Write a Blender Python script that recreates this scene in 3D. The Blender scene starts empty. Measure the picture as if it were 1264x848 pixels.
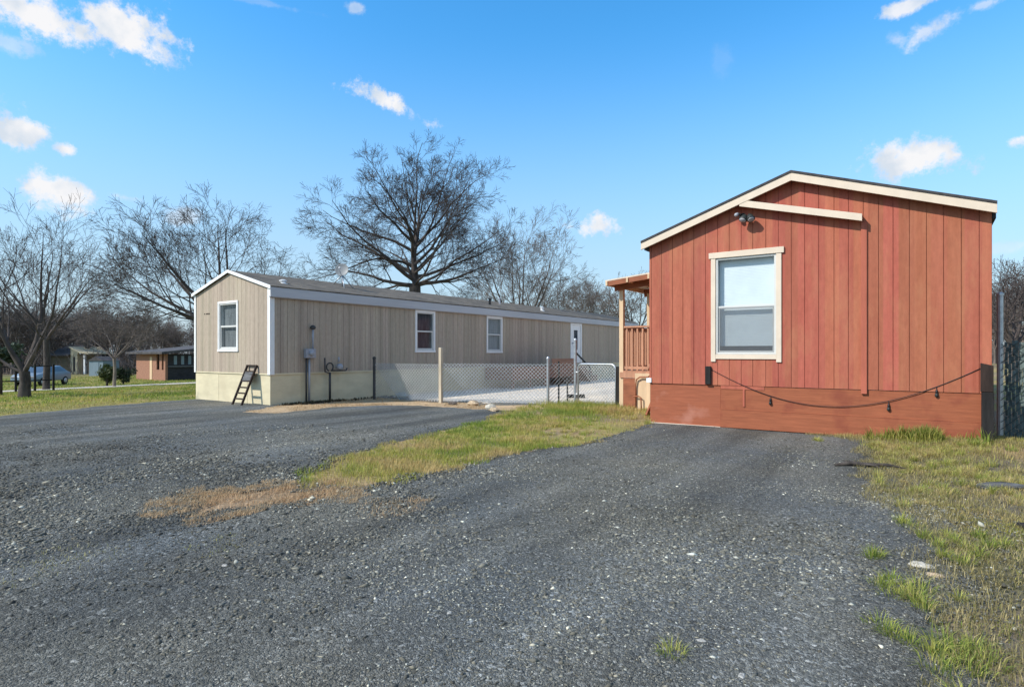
import bpy, math, random
import numpy as np
from mathutils import Vector, Matrix

S = bpy.context.scene
COL = S.collection
R = math.radians

# ------------------------------------------------------------------ camera, sky, sun, exposure
cam_d = bpy.data.cameras.new("camera")
cam = bpy.data.objects.new("camera", cam_d)
COL.objects.link(cam)
YAW = R(34.95)
cam.location = (0, 0, 1.35)
cam.rotation_euler = (R(90), 0, YAW)
cam_d.sensor_width = 36
cam_d.lens = 728 * 36 / 1264
cam_d.shift_y = 11 / 1264
cam_d.clip_start = 0.05
cam_d.clip_end = 2000
S.camera = cam

SUN = Vector((-0.62, -0.95, 0.95)).normalized()          # towards the sun
SUN_EL = math.asin(SUN.z)
SUN_AZ = math.atan2(SUN.x, SUN.y)
ld = bpy.data.lights.new("sun", 'SUN')
ld.energy = 3.5
ld.angle = R(0.53)
ld.color = (1.0, 0.945, 0.86)
lo = bpy.data.objects.new("sun", ld)
COL.objects.link(lo)
lo.rotation_euler = (-SUN).to_track_quat('-Z', 'Y').to_euler()
lo.location = (-20, -30, 30)

S.view_settings.view_transform = 'Standard'
S.view_settings.look = 'None'
S.view_settings.exposure = 0.58
S.view_settings.gamma = 1.0
S.view_settings.use_curve_mapping = False

world = bpy.data.worlds.new("World")
S.world = world
world.use_nodes = True


def build_world():
    nt = world.node_tree
    nt.nodes.clear()
    N = lambda t: nt.nodes.new(t)
    L = nt.links.new
    out = N('ShaderNodeOutputWorld')
    sky = N('ShaderNodeTexSky')
    sky.sky_type = 'NISHITA'
    sky.sun_disc = False
    sky.sun_elevation = SUN_EL
    sky.sun_rotation = SUN_AZ
    sky.air_density = 1.0
    sky.dust_density = 0.35
    sky.ozone_density = 2.2
    hs = N('ShaderNodeHueSaturation')
    hs.inputs['Saturation'].default_value = 1.34
    hs.inputs['Value'].default_value = 1.30
    L(sky.outputs[0], hs.inputs['Color'])
    b1 = N('ShaderNodeBackground')
    b1.inputs[1].default_value = 0.15
    tcs = N('ShaderNodeTexCoord')
    sz = N('ShaderNodeSeparateXYZ')
    L(tcs.outputs['Generated'], sz.inputs[0])
    hz = N('ShaderNodeMapRange')           # paler air towards the horizon
    hz.interpolation_type = 'SMOOTHSTEP'
    hz.inputs['From Min'].default_value = 0.0
    hz.inputs['From Max'].default_value = 0.50
    hz.inputs['To Min'].default_value = 0.9
    hz.inputs['To Max'].default_value = 0.0
    L(sz.outputs[2], hz.inputs['Value'])
    hm = N('ShaderNodeMixRGB')
    hm.inputs[2].default_value = (2.20, 2.68, 3.35, 1)
    L(hz.outputs[0], hm.inputs[0])
    gm = N('ShaderNodeMixRGB')
    gm.blend_type = 'MULTIPLY'
    gm.inputs[0].default_value = 1
    gm.inputs[2].default_value = (0.90, 1.07, 1.0, 1)
    L(hs.outputs[0], gm.inputs[1])
    L(gm.outputs[0], hm.inputs[1])
    L(hm.outputs[0], b1.inputs[0])
    b2 = N('ShaderNodeBackground')
    b2.inputs[0].default_value = (0.93, 0.96, 1.0, 1)
    b2.inputs[1].default_value = 0.64
    tc = N('ShaderNodeTexCoord')
    cn = N('ShaderNodeTexNoise')
    cn.inputs['Scale'].default_value = 22
    cn.inputs['Detail'].default_value = 5
    L(tc.outputs['Generated'], cn.inputs['Vector'])
    cr = N('ShaderNodeValToRGB')
    cr.color_ramp.elements[0].position = 0.38
    cr.color_ramp.elements[1].position = 0.58
    cr.color_ramp.elements[0].color = (0.72, 0.80, 0.90, 1)
    cr.color_ramp.elements[1].color = (0.98, 0.98, 1.0, 1)
    L(cn.outputs[0], cr.inputs[0])
    L(cr.outputs[0], b2.inputs[0])
    # distortion
    nz = N('ShaderNodeTexNoise')
    nz.inputs['Scale'].default_value = 13
    nz.inputs['Detail'].default_value = 7
    nz.inputs['Roughness'].default_value = 0.6
    L(tc.outputs['Generated'], nz.inputs['Vector'])
    nz2 = N('ShaderNodeTexNoise')
    nz2.inputs['Scale'].default_value = 34
    nz2.inputs['Detail'].default_value = 5
    nz2.inputs['Roughness'].default_value = 0.75
    L(tc.outputs['Generated'], nz2.inputs['Vector'])

    def M(op, a, b=None, clamp=False):
        m = N('ShaderNodeMath')
        m.operation = op
        m.use_clamp = clamp
        for i, v in enumerate((a, b)):
            if v is None:
                continue
            if isinstance(v, (int, float)):
                m.inputs[i].default_value = v
            else:
                L(v, m.inputs[i])
        return m.outputs[0]

    n1 = M('SUBTRACT', nz.outputs[0], 0.5)
    n2 = M('SUBTRACT', nz2.outputs[0], 0.5)
    nn = M('ADD', M('MULTIPLY', n1, 4.4), M('MULTIPLY', n2, 2.6))

    def D(px, py):
        a = (px - 632) / 728
        b = -(py - 435) / 728
        c, s = math.cos(YAW), math.sin(YAW)
        return Vector((a * c - s, a * s + c, b)).normalized()

    def dotn(vec):
        v = N('ShaderNodeVectorMath')
        v.operation = 'DOT_PRODUCT'
        L(tc.outputs['Generated'], v.inputs[0])
        v.inputs[1].default_value = vec
        return v.outputs['Value']

    clouds = [  # centre, half width, half height, tilt, density
        (55, 20, 105, 30, 5, 1.0), (150, 38, 66, 30, 16, 1.0), (196, 62, 30, 13, 40, 0.8), (8, 52, 40, 12, 0, .45),
        (24, 166, 44, 18, -4, 1.0), (82, 185, 23, 10, 0, 1.0),
        (72, 236, 52, 20, 4, 1.0), (155, 244, 26, 7, 5, 0.5), (225, 268, 26, 13, -20, 0.5), (-60, 120, 60, 30, 0, 0.9),
        (490, 132, 52, 13, 22, 1.0),
        (732, 280, 36, 15, 8, 1.0),
        (1125, 200, 78, 25, 0, 1.0), (1150, 190, 40, 22, 0, 1.0), (1256, 172, 24, 11, 4, 1.0),
        (1160, 34, 46, 17, -8, 0.62), (1130, 5, 46, 10, 0, 0.8), (1107, 50, 12, 12, 30, 0.45), (1215, 6, 24, 8, 0, .5),
        (890, 78, 16, 24, -10, 0.16), (438, 10, 10, 7, 0, 0.5), (330, 5, 60, 5, 0, 0.25),
        (1420, 90, 120, 40, 0, 1.0), (-250, 60, 160, 40, 0, 1.0), (700, -200, 200, 60, 0, .8), (1240, 305, 60, 9, -5, 0.35),
    ]
    total = None
    items = []
    for (px, py, rx, ry, tilt, den) in clouds:
        c = D(px, py)
        ct, st = math.cos(R(tilt)), math.sin(R(tilt))
        e1 = D(px + rx * ct, py + rx * st) - c
        e2 = D(px + ry * st, py - ry * ct) - c
        e1 -= c * e1.dot(c)
        e2 -= c * e2.dot(c)
        items.append((c, e1 / e1.length_squared, e2 / e2.length_squared, den))
    # unseen clouds added to whiten and lift the shade: east, south and overhead (azimuth clockwise from +Y, elevation, half sizes)
    for (az, el, w, h, den) in ((75, 34, .42, .20, 1), (118, 26, .40, .15, 1), (100, 58, .34, .22, 1), (150, 50, .30, .20, .9), (60, 14, .28, .08, 1), (95, 12, .34, .08, 1),
                                (140, 13, .30, .08, 1), (20, 74, .26, .2, .8), (250, 62, .24, .16, .7), (175, 24, .25, .12, .9), (275, 30, .2, .1, .8), (40, 52, .2, .12, .7)):
        az, el = R(az), R(el)
        c = Vector((math.sin(az) * math.cos(el), math.cos(az) * math.cos(el), math.sin(el)))
        e1 = Vector((math.cos(az), -math.sin(az), 0))
        e2 = e1.cross(c)
        items.append((c, e1 / w, e2 / h, den))
    for (c, e1, e2, den) in items:
        u = dotn(e1)
        v = dotn(e2)
        r2 = M('ADD', M('MULTIPLY', u, u), M('MULTIPLY', v, v))
        r = M('SQRT', r2)
        fr = M('GREATER_THAN', dotn(c), 0.2)
        val = M('SUBTRACT', M('ADD', 1.12, M('MULTIPLY', nn, 0.8)), r)
        val = M('MULTIPLY', M('MULTIPLY', val, 1.25, True), fr)
        val = M('MULTIPLY', val, den)
        total = val if total is None else M('MAXIMUM', total, val)
    # soft
    sm = N('ShaderNodeMapRange')
    sm.interpolation_type = 'SMOOTHSTEP'
    L(total, sm.inputs['Value'])
    mx = N('ShaderNodeMixShader')
    L(sm.outputs[0], mx.inputs[0])
    L(b1.outputs[0], mx.inputs[1])
    L(b2.outputs[0], mx.inputs[2])
    L(mx.outputs[0], out.inputs['Surface'])


build_world()

# ------------------------------------------------------------------ helpers


class MB:
    def __init__(self):
        self.v, self.f, self.c = [], [], None

    def add(self, vs, fs):
        o = len(self.v)
        self.v.extend([tuple(p) for p in vs])
        self.f.extend([tuple(i + o for i in q) for q in fs])
        return self

    def box(self, x0, x1, y0, y1, z0, z1):
        return self.add([(x0, y0, z0), (x1, y0, z0), (x1, y1, z0), (x0, y1, z0),
                         (x0, y0, z1), (x1, y0, z1), (x1, y1, z1), (x0, y1, z1)],
                        [(0, 3, 2, 1), (4, 5, 6, 7), (0, 1, 5, 4), (1, 2, 6, 5), (2, 3, 7, 6), (3, 0, 4, 7)])

    def hexa(self, b, t):          # bottom 4 and top 4 points
        return self.add(list(b) + list(t),
                        [(0, 3, 2, 1), (4, 5, 6, 7), (0, 1, 5, 4), (1, 2, 6, 5), (2, 3, 7, 6), (3, 0, 4, 7)])

    def prism(self, poly, off):    # polygon of 3d points swept by off
        n = len(poly)
        off = Vector(off)
        vs = [Vector(p) for p in poly] + [Vector(p) + off for p in poly]
        fs = [tuple(range(n)), tuple(range(2 * n - 1, n - 1, -1))]
        for i in range(n):
            j = (i + 1) % n
            fs.append((i, i + n, j + n, j))
        return self.add(vs, fs)

    def beam(self, a, b, w, h, up=(0, 0, 1)):
        a, b, up = Vector(a), Vector(b), Vector(up)
        d = (b - a).normalized()
        s = d.cross(up)
        if s.length < 1e-4:
            s = d.cross(Vector((0, 1, 0)))
        s.normalize()
        u = s.cross(d).normalized()
        q = [s * (-w / 2) + u * (-h / 2), s * (w / 2) + u * (-h / 2), s * (w / 2) + u * (h / 2), s * (-w / 2) + u * (h / 2)]
        return self.hexa([a + k for k in q], [b + k for k in q])

    def tube(self, pts, rad, sides=8, cap=True):
        pts = [Vector(p) for p in pts]
        if not isinstance(rad, (list, tuple)):
            rad = [rad] * len(pts)
        o = len(self.v)
        prev = None
        for i, p in enumerate(pts):
            a = pts[max(i - 1, 0)]
            b = pts[min(i + 1, len(pts) - 1)]
            d = (b - a).normalized()
            if prev is None:
                s = d.cross(Vector((0, 0, 1)))
                if s.length < 1e-3:
                    s = d.cross(Vector((1, 0, 0)))
            else:
                s = prev - d * prev.dot(d)
            s.normalize()
            prev = s
            u = d.cross(s)
            for k in range(sides):
                an = 2 * math.pi * k / sides
                self.v.append(tuple(p + (s * math.cos(an) + u * math.sin(an)) * rad[i]))
        for i in range(len(pts) - 1):
            for k in range(sides):
                k2 = (k + 1) % sides
                self.f.append((o + i * sides + k, o + i * sides + k2, o + (i + 1) * sides + k2, o + (i + 1) * sides + k))
        if cap:
            self.f.append(tuple(o + k for k in range(sides - 1, -1, -1)))
            e = o + (len(pts) - 1) * sides
            self.f.append(tuple(e + k for k in range(sides)))
        return self

    def lathe(self, c, axis, prof, n=16):   # prof: (distance along axis, radius)
        c, axis = Vector(c), Vector(axis).normalized()
        s = axis.orthogonal().normalized()
        u = axis.cross(s)
        o = len(self.v)
        for (t, r) in prof:
            for k in range(n):
                a = 2 * math.pi * k / n
                self.v.append(tuple(c + axis * t + (s * math.cos(a) + u * math.sin(a)) * r))
        for i in range(len(prof) - 1):
            for k in range(n):
                k2 = (k + 1) % n
                self.f.append((o + i * n + k, o + i * n + k2, o + (i + 1) * n + k2, o + (i + 1) * n + k))
        self.f.append(tuple(o + k for k in range(n - 1, -1, -1)))
        e = o + (len(prof) - 1) * n
        self.f.append(tuple(e + k for k in range(n)))
        return self


def mesh_np(name, V, F, cols=None, smooth=False):
    """V (n,3) float; F (m,k) ints, all faces of k sides."""
    me = bpy.data.meshes.new(name)
    V = np.ascontiguousarray(V, dtype=np.float32)
    F = np.ascontiguousarray(F, dtype=np.int32)
    m, k = F.shape
    me.vertices.add(len(V))
    me.vertices.foreach_set('co', V.ravel())
    me.loops.add(m * k)
    me.loops.foreach_set('vertex_index', F.ravel())
    me.polygons.add(m)
    me.polygons.foreach_set('loop_start', np.arange(0, m * k, k, dtype=np.int32))
    if smooth:
        me.polygons.foreach_set('use_smooth', np.ones(m, dtype=bool))
    me.update(calc_edges=True)
    if cols is not None:
        at = me.color_attributes.new('tint', 'FLOAT_COLOR', 'POINT')
        c = np.ones((len(V), 4), dtype=np.float32)
        c[:, :3] = cols
        at.data.foreach_set('color', c.ravel())
    return me


def origin_of(o):
    return Vector(o['_org']) if o is not None and '_org' in o else Vector((0, 0, 0))


ORG = {}


def obj(name, mb, mat, parent=None, bevel=0.0, smooth=False, origin=None, rot=None):
    org = ORG[parent.name] if parent is not None else Vector(origin or (0, 0, 0))
    me = bpy.data.meshes.new(name)
    me.from_pydata([tuple(Vector(p) - org) for p in mb.v], [], mb.f)
    if smooth:
        me.polygons.foreach_set('use_smooth', np.ones(len(me.polygons), dtype=bool))
    me.update()
    me.materials.append(mat)
    o = bpy.data.objects.new(name, me)
    COL.objects.link(o)
    if parent is not None:
        o.parent = parent
    else:
        o.location = org
    ORG[o.name] = org
    if bevel:
        b = o.modifiers.new('bevel', 'BEVEL')
        b.width = bevel
        b.segments = 2
        b.limit_method = 'ANGLE'
    return o


def obj_me(name, me, mat, parent=None):
    me.materials.append(mat)
    o = bpy.data.objects.new(name, me)
    COL.objects.link(o)
    if parent is not None:
        o.parent = parent
    ORG[o.name] = ORG[parent.name] if parent is not None else Vector((0, 0, 0))
    return o


def thing(name, loc, label, cat, group=None):
    o = bpy.data.objects.new(name, None)
    o.empty_display_size = 0.2
    COL.objects.link(o)
    o.location = loc
    ORG[o.name] = Vector(loc)
    o['label'] = label
    o['category'] = cat
    if group:
        o['group'] = group
    return o


def tag(o, label, cat, group=None, kind=None):
    o['label'] = label
    o['category'] = cat
    if group:
        o['group'] = group
    if kind:
        o['kind'] = kind
    return o


def structure(o):
    o['kind'] = 'structure'
    return o


def recenter(o, base):
    """move a parentless mesh object's origin to base"""
    base = Vector(base)
    o.data.transform(Matrix.Translation(-base))
    o.location = base
    ORG[o.name] = base
    return o


# ---- numpy noise
def vnoise(x, y, seed=0):
    x = np.asarray(x, float)
    y = np.asarray(y, float)
    xi = np.floor(x).astype(np.int64)
    yi = np.floor(y).astype(np.int64)
    xf, yf = x - xi, y - yi
    u = xf * xf * (3 - 2 * xf)
    v = yf * yf * (3 - 2 * yf)

    def h(a, b):
        n = (a * 374761393 + b * 668265263 + seed * 1442695041) & 0x7fffffff
        n = ((n ^ (n >> 13)) * 1274126177) & 0x7fffffff
        return ((n ^ (n >> 16)) & 0xffff) / 65535.0
    return (h(xi, yi) * (1 - u) + h(xi + 1, yi) * u) * (1 - v) + (h(xi, yi + 1) * (1 - u) + h(xi + 1, yi + 1) * u) * v


def fbm(x, y, seed=0, oct=4):
    t, a, s = 0, 0.5, 0
    for i in range(oct):
        t = t + a * vnoise(x * 2 ** i, y * 2 ** i, seed + i * 17)
        s += a
        a *= 0.55
    return t / s


def sstep(e0, e1, x):
    t = np.clip((np.asarray(x, float) - e0) / (e1 - e0), 0, 1)
    return t * t * (3 - 2 * t)


def terr(X, Y):
    X = np.asarray(X, float)
    Y = np.asarray(Y, float)
    z = -1.05 * sstep(-19, -54, X)
    z = z + 0.10 * sstep(-1.6, 0.6, X) * sstep(8.0, 10.4, Y)
    z = z + 0.05 * sstep(10.8, 13.0, Y) * sstep(-12.5, -9.5, X)
    z = z + 0.02 * (fbm(X * 0.5, Y * 0.5, 5, 3) - 0.5) * sstep(60, 20, np.hypot(X, Y))
    return z


def tz(x, y):
    return float(terr(x, y))


def poly_sd(X, Y, poly):
    """signed distance, + inside"""
    P = np.asarray(poly, float)
    X = np.asarray(X, float)
    Y = np.asarray(Y, float)
    d = np.full(X.shape, 1e9)
    ins = np.zeros(X.shape, bool)
    n = len(P)
    for i in range(n):
        a, b = P[i], P[(i + 1) % n]
        e = b - a
        wx, wy = X - a[0], Y - a[1]
        t = np.clip((wx * e[0] + wy * e[1]) / (e @ e), 0, 1)
        d = np.minimum(d, np.hypot(wx - e[0] * t, wy - e[1] * t))
        c = ((a[1] > Y) != (b[1] > Y)) & (X < (b[0] - a[0]) * (Y - a[1]) / (b[1] - a[1] + 1e-12) + a[0])
        ins ^= c
    return np.where(ins, d, -d)


# ------------------------------------------------------------------ materials
def new_mat(name):
    m = bpy.data.materials.new(name)
    m.use_nodes = True
    nt = m.node_tree
    nt.nodes.clear()
    out = nt.nodes.new('ShaderNodeOutputMaterial')
    b = nt.nodes.new('ShaderNodeBsdfPrincipled')
    nt.links.new(b.outputs[0], out.inputs[0])
    return m, nt, b, out


def mat(name, col, rough=0.7, var=0.12, scale=(6, 6, 6), bump=0.0, bscale=40, metal=0.0, col2=None, spec=0.3, mottle=None):
    m, nt, b, out = new_mat(name)
    L = nt.links.new
    N = nt.nodes.new
    tc = N('ShaderNodeTexCoord')
    mp = N('ShaderNodeMapping')
    mp.inputs['Scale'].default_value = scale
    L(tc.outputs['Object'], mp.inputs['Vector'])
    nz = N('ShaderNodeTexNoise')
    nz.inputs['Scale'].default_value = 1
    nz.inputs['Detail'].default_value = 6
    nz.inputs['Roughness'].default_value = 0.62
    L(mp.outputs[0], nz.inputs['Vector'])
    rp = N('ShaderNodeValToRGB')
    c2 = col2 or tuple(c * (1 - 2.2 * var) for c in col)
    rp.color_ramp.elements[0].position = 0.3
    rp.color_ramp.elements[1].position = 0.7
    rp.color_ramp.elements[0].color = (*[max(0, min(1, c)) for c in c2], 1)
    rp.color_ramp.elements[1].color = (*[max(0, min(1, c * (1 + var))) for c in col], 1)
    L(nz.outputs[0], rp.inputs[0])
    colout = rp.outputs[0]
    if mottle:
        n3 = N('ShaderNodeTexNoise')
        n3.inputs['Scale'].default_value = mottle[0]
        n3.inputs['Detail'].default_value = 4
        L(tc.outputs['Object'], n3.inputs['Vector'])
        mr = N('ShaderNodeMapRange')
        mr.inputs['From Min'].default_value = mottle[2]
        mr.inputs['From Max'].default_value = mottle[2] + 0.16
        mr.inputs['To Max'].default_value = mottle[3]
        L(n3.outputs[0], mr.inputs['Value'])
        mx = N('ShaderNodeMixRGB')
        L(mr.outputs[0], mx.inputs[0])
        L(colout, mx.inputs[1])
        mx.inputs[2].default_value = (*mottle[1], 1)
        colout = mx.outputs[0]
    L(colout, b.inputs['Base Color'])
    b.inputs['Roughness'].default_value = rough
    b.inputs['Metallic'].default_value = metal
    b.inputs['Specular IOR Level'].default_value = spec
    if bump:
        n2 = N('ShaderNodeTexNoise')
        n2.inputs['Scale'].default_value = bscale
        n2.inputs['Detail'].default_value = 5
        L(mp.outputs[0] if bscale < 20 else tc.outputs['Object'], n2.inputs['Vector'])
        bp = N('ShaderNodeBump')
        bp.inputs['Strength'].default_value = bump
        bp.inputs['Distance'].default_value = 0.01
        L(n2.outputs[0], bp.inputs['Height'])
        L(bp.outputs[0], b.inputs['Normal'])
    return m


def glass_mat(name, tint=(0.85, 0.9, 0.92), boost=1.0):
    m = bpy.data.materials.new(name)
    m.use_nodes = True
    nt = m.node_tree
    nt.nodes.clear()
    N, L = nt.nodes.new, nt.links.new
    out = N('ShaderNodeOutputMaterial')
    tr = N('ShaderNodeBsdfTransparent')
    tr.inputs[0].default_value = (*tint, 1)
    gl = N('ShaderNodeBsdfGlossy')
    gl.inputs['Roughness'].default_value = 0.03
    fr = N('ShaderNodeFresnel')
    ior = 1.5 + 0.5 * (boost - 1)
    ge = N('ShaderNodeNewGeometry')
    bk = N('ShaderNodeMapRange')            # a thin sheet reflects alike from both sides
    bk.inputs['To Min'].default_value = ior
    bk.inputs['To Max'].default_value = 1 / ior
    L(ge.outputs['Backfacing'], bk.inputs['Value'])
    L(bk.outputs[0], fr.inputs[0])
    mx = N('ShaderNodeMixShader')
    L(fr.outputs[0], mx.inputs[0])
    L(tr.outputs[0], mx.inputs[1])
    L(gl.outputs[0], mx.inputs[2])
    L(mx.outputs[0], out.inputs[0])
    return m


def tint_mat(name, rough=0.7, trans=0.0, spec=0.2):
    m, nt, b, out = new_mat(name)
    N, L = nt.nodes.new, nt.links.new
    at = N('ShaderNodeAttribute')
    at.attribute_name = 'tint'
    L(at.outputs['Color'], b.inputs['Base Color'])
    b.inputs['Roughness'].default_value = rough
    b.inputs['Specular IOR Level'].default_value = spec
    if trans:
        t = N('ShaderNodeBsdfTranslucent')
        L(at.outputs['Color'], t.inputs[0])
        mx = N('ShaderNodeMixShader')
        mx.inputs[0].default_value = trans
        L(b.outputs[0], mx.inputs[1])
        L(t.outputs[0], mx.inputs[2])
        L(mx.outputs[0], out.inputs[0])
    return m


def siding_mat(name, base, dark, streak=(9, 9, 0.6), fade=None, board=0.2, axis=0, rough=0.75):
    """painted plank siding: every board its own slight tone, vertical weather streaks, faded spots"""
    m, nt, b, out = new_mat(name)
    N, L = nt.nodes.new, nt.links.new
    tc = N('ShaderNodeTexCoord')
    mp = N('ShaderNodeMapping')
    mp.inputs['Scale'].default_value = streak
    L(tc.outputs['Object'], mp.inputs['Vector'])
    nz = N('ShaderNodeTexNoise')
    nz.inputs['Scale'].default_value = 1.0
    nz.inputs['Detail'].default_value = 8
    nz.inputs['Roughness'].default_value = 0.65
    L(mp.outputs[0], nz.inputs['Vector'])
    rp = N('ShaderNodeValToRGB')
    rp.color_ramp.elements[0].position = 0.28
    rp.color_ramp.elements[1].position = 0.66
    rp.color_ramp.elements[0].color = (*dark, 1)
    rp.color_ramp.elements[1].color = (*base, 1)
    L(nz.outputs[0], rp.inputs[0])
    # board tone
    sp = N('ShaderNodeSeparateXYZ')
    L(tc.outputs['Object'], sp.inputs[0])
    dv = N('ShaderNodeMath')
    dv.operation = 'DIVIDE'
    L(sp.outputs[axis], dv.inputs[0])
    dv.inputs[1].default_value = board
    fl = N('ShaderNodeMath')
    fl.operation = 'FLOOR'
    L(dv.outputs[0], fl.inputs[0])
    wn = N('ShaderNodeTexWhiteNoise')
    wn.noise_dimensions = '1D'
    L(fl.outputs[0], wn.inputs['W'])
    mr = N('ShaderNodeMapRange')
    mr.inputs['To Min'].default_value = 0.88
    mr.inputs['To Max'].default_value = 1.08
    L(wn.outputs['Value'], mr.inputs['Value'])
    hs = N('ShaderNodeHueSaturation')
    L(mr.outputs[0], hs.inputs['Value'])
    L(rp.outputs[0], hs.inputs['Color'])
    wn2 = N('ShaderNodeTexWhiteNoise')
    wn2.noise_dimensions = '1D'
    ad2 = N('ShaderNodeMath')
    ad2.operation = 'ADD'
    ad2.inputs[1].default_value = 37.7
    L(fl.outputs[0], ad2.inputs[0])
    L(ad2.outputs[0], wn2.inputs['W'])
    mh = N('ShaderNodeMapRange')
    mh.inputs['To Min'].default_value = 0.494
    mh.inputs['To Max'].default_value = 0.509
    L(wn2.outputs['Value'], mh.inputs['Value'])
    L(mh.outputs[0], hs.inputs['Hue'])
    colout = hs.outputs[0]
    # fine blotches of worn paint
    nb = N('ShaderNodeTexNoise')
    nb.inputs['Scale'].default_value = 11
    nb.inputs['Detail'].default_value = 8
    nb.inputs['Roughness'].default_value = 0.75
    mpb = N('ShaderNodeMapping')
    mpb.inputs['Scale'].default_value = (1.5, 1.5, 0.6)
    L(tc.outputs['Object'], mpb.inputs['Vector'])
    L(mpb.outputs[0], nb.inputs['Vector'])
    mb_ = N('ShaderNodeMapRange')
    mb_.inputs['From Min'].default_value = 0.3
    mb_.inputs['From Max'].default_value = 0.7
    mb_.inputs['To Min'].default_value = 0.86
    mb_.inputs['To Max'].default_value = 1.12
    L(nb.outputs[0], mb_.inputs['Value'])
    hb = N('ShaderNodeHueSaturation')
    L(mb_.outputs[0], hb.inputs['Value'])
    L(colout, hb.inputs['Color'])
    colout = hb.outputs[0]
    if fade:
        n3 = N('ShaderNodeTexNoise')
        n3.inputs['Scale'].default_value = 1.6
        n3.inputs['Detail'].default_value = 8
        n3.inputs['Roughness'].default_value = 0.7
        mp3 = N('ShaderNodeMapping')
        mp3.inputs['Scale'].default_value = (1.6, 1.6, 0.5)
        L(tc.outputs['Object'], mp3.inputs['Vector'])
        L(mp3.outputs[0], n3.inputs['Vector'])
        mr3 = N('ShaderNodeMapRange')
        mr3.inputs['From Min'].default_value = 0.5
        mr3.inputs['From Max'].default_value = 0.72
        mr3.inputs['To Max'].default_value = fade[1]
        L(n3.outputs[0], mr3.inputs['Value'])
        mx = N('ShaderNodeMixRGB')
        L(mr3.outputs[0], mx.inputs[0])
        L(colout, mx.inputs[1])
        mx.inputs[2].default_value = (*fade[0], 1)
        colout = mx.outputs[0]
    L(colout, b.inputs['Base Color'])
    b.inputs['Roughness'].default_value = rough
    b.inputs['Specular IOR Level'].default_value = 0.25
    n2 = N('ShaderNodeTexNoise')
    n2.inputs['Scale'].default_value = 1
    n2.inputs['Detail'].default_value = 6
    mp2 = N('ShaderNodeMapping')
    mp2.inputs['Scale'].default_value = (90, 90, 5)
    L(tc.outputs['Object'], mp2.inputs['Vector'])
    L(mp2.outputs[0], n2.inputs['Vector'])
    bp = N('ShaderNodeBump')
    bp.inputs['Strength'].default_value = 0.25
    bp.inputs['Distance'].default_value = 0.006
    L(n2.outputs[0], bp.inputs['Height'])
    L(bp.outputs[0], b.inputs['Normal'])
    return m


M = {}
M['red'] = siding_mat('red_siding', (0.410, 0.122, 0.074), (0.325, 0.086, 0.049), fade=((0.43, 0.18, 0.09), 0.6))
M['red_trim'] = mat('red_trim_board', (0.405, 0.112, 0.066), 0.75, 0.1, (12, 12, 2), 0.15)
M['red_skirt'] = mat('red_skirting_board', (0.325, 0.098, 0.048), 0.8, 0.1, (2.6, 2.6, 26), 0.35, 14, mottle=(2.2, (0.45, 0.20, 0.14), 0.55, 0.6))
M['red_skirt_b'] = mat('red_skirting_board_worn', (0.325, 0.100, 0.046), 0.8, 0.12, (2.2, 2.2, 30), 0.4, 14, mottle=(2.6, (0.22, 0.055, 0.030), 0.53, 0.8))
M['cream'] = mat('cream_trim', (0.66, 0.545, 0.42), 0.6, 0.05, (3, 3, 3), 0.05)
M['white_trim'] = mat('white_trim', (0.78, 0.77, 0.74), 0.5, 0.04, (3, 3, 3))
M['vinyl'] = mat('white_vinyl', (0.60, 0.59, 0.55), 0.4, 0.03, (3, 3, 3))
M['fascia'] = mat('grey_white_metal_fascia', (0.45, 0.45, 0.455), 0.45, 0.06, (6, 0.4, 6))
M['taupe'] = siding_mat('taupe_siding', (0.425, 0.345, 0.262), (0.350, 0.282, 0.212), board=0.2)
M['taupe_side'] = siding_mat('taupe_siding_long', (0.425, 0.345, 0.262), (0.350, 0.282, 0.212), board=0.2, axis=1)
M['yellow_skirt'] = mat('cream_yellow_skirting', (0.62, 0.54, 0.36), 0.75, 0.07, (1.5, 1.5, 4), 0.1, mottle=(1.2, (0.48, 0.40, 0.26), 0.55, 0.5))
M['shingle_edge'] = mat('dark_shingle', (0.06, 0.055, 0.055), 0.9, 0.2, (10, 10, 10))
M['blind'] = mat('white_blind', (0.78, 0.80, 0.80), 0.6, 0.03, (5, 5, 5))
M['curtain_dark'] = mat('dark_curtain', (0.16, 0.16, 0.16), 0.8, 0.2, (8, 8, 2))
M['curtain_pale'] = mat('pale_curtain', (0.52, 0.52, 0.50), 0.8, 0.12, (10, 10, 1))
M['interior'] = mat('dim_interior', (0.05, 0.05, 0.05), 0.9, 0.1)
M['screen'] = None
M['glass'] = glass_mat('window_glass')
M['glass_dark'] = glass_mat('window_glass_dim', (0.62, 0.66, 0.7), 1.0)
M['black_metal'] = mat('black_metal', (0.022, 0.022, 0.024), 0.45, 0.1, metal=0.3)
M['dark_lamp'] = mat('dark_lamp_metal', (0.03, 0.033, 0.03), 0.5, 0.1)
M['lens'] = mat('lamp_lens', (0.30, 0.29, 0.30), 0.25, 0.05)
M['galv'] = mat('galvanised_steel', (0.50, 0.52, 0.53), 0.42, 0.12, (20, 20, 20), metal=0.75)
M['galv_wire'] = mat('galvanised_wire', (0.52, 0.52, 0.50), 0.5, 0.1, metal=0.45)
M['grey_box'] = mat('grey_utility_metal', (0.36, 0.37, 0.40), 0.5, 0.1, metal=0.2)
M['pipe_dark'] = mat('dark_pipe', (0.07, 0.068, 0.065), 0.6, 0.2, metal=0.3)
M['post_wood'] = mat('pale_post_wood', (0.52, 0.44, 0.32), 0.85, 0.15, (14, 14, 1.5), 0.3, 14)
M['dark_post'] = mat('charred_dark_wood', (0.020, 0.018, 0.017), 0.85, 0.3, (14, 14, 2), 0.3, 14)
M['brown_post'] = mat('dark_brown_wood', (0.034, 0.021, 0.016), 0.85, 0.25, (14, 14, 2), 0.3, 14)
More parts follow.
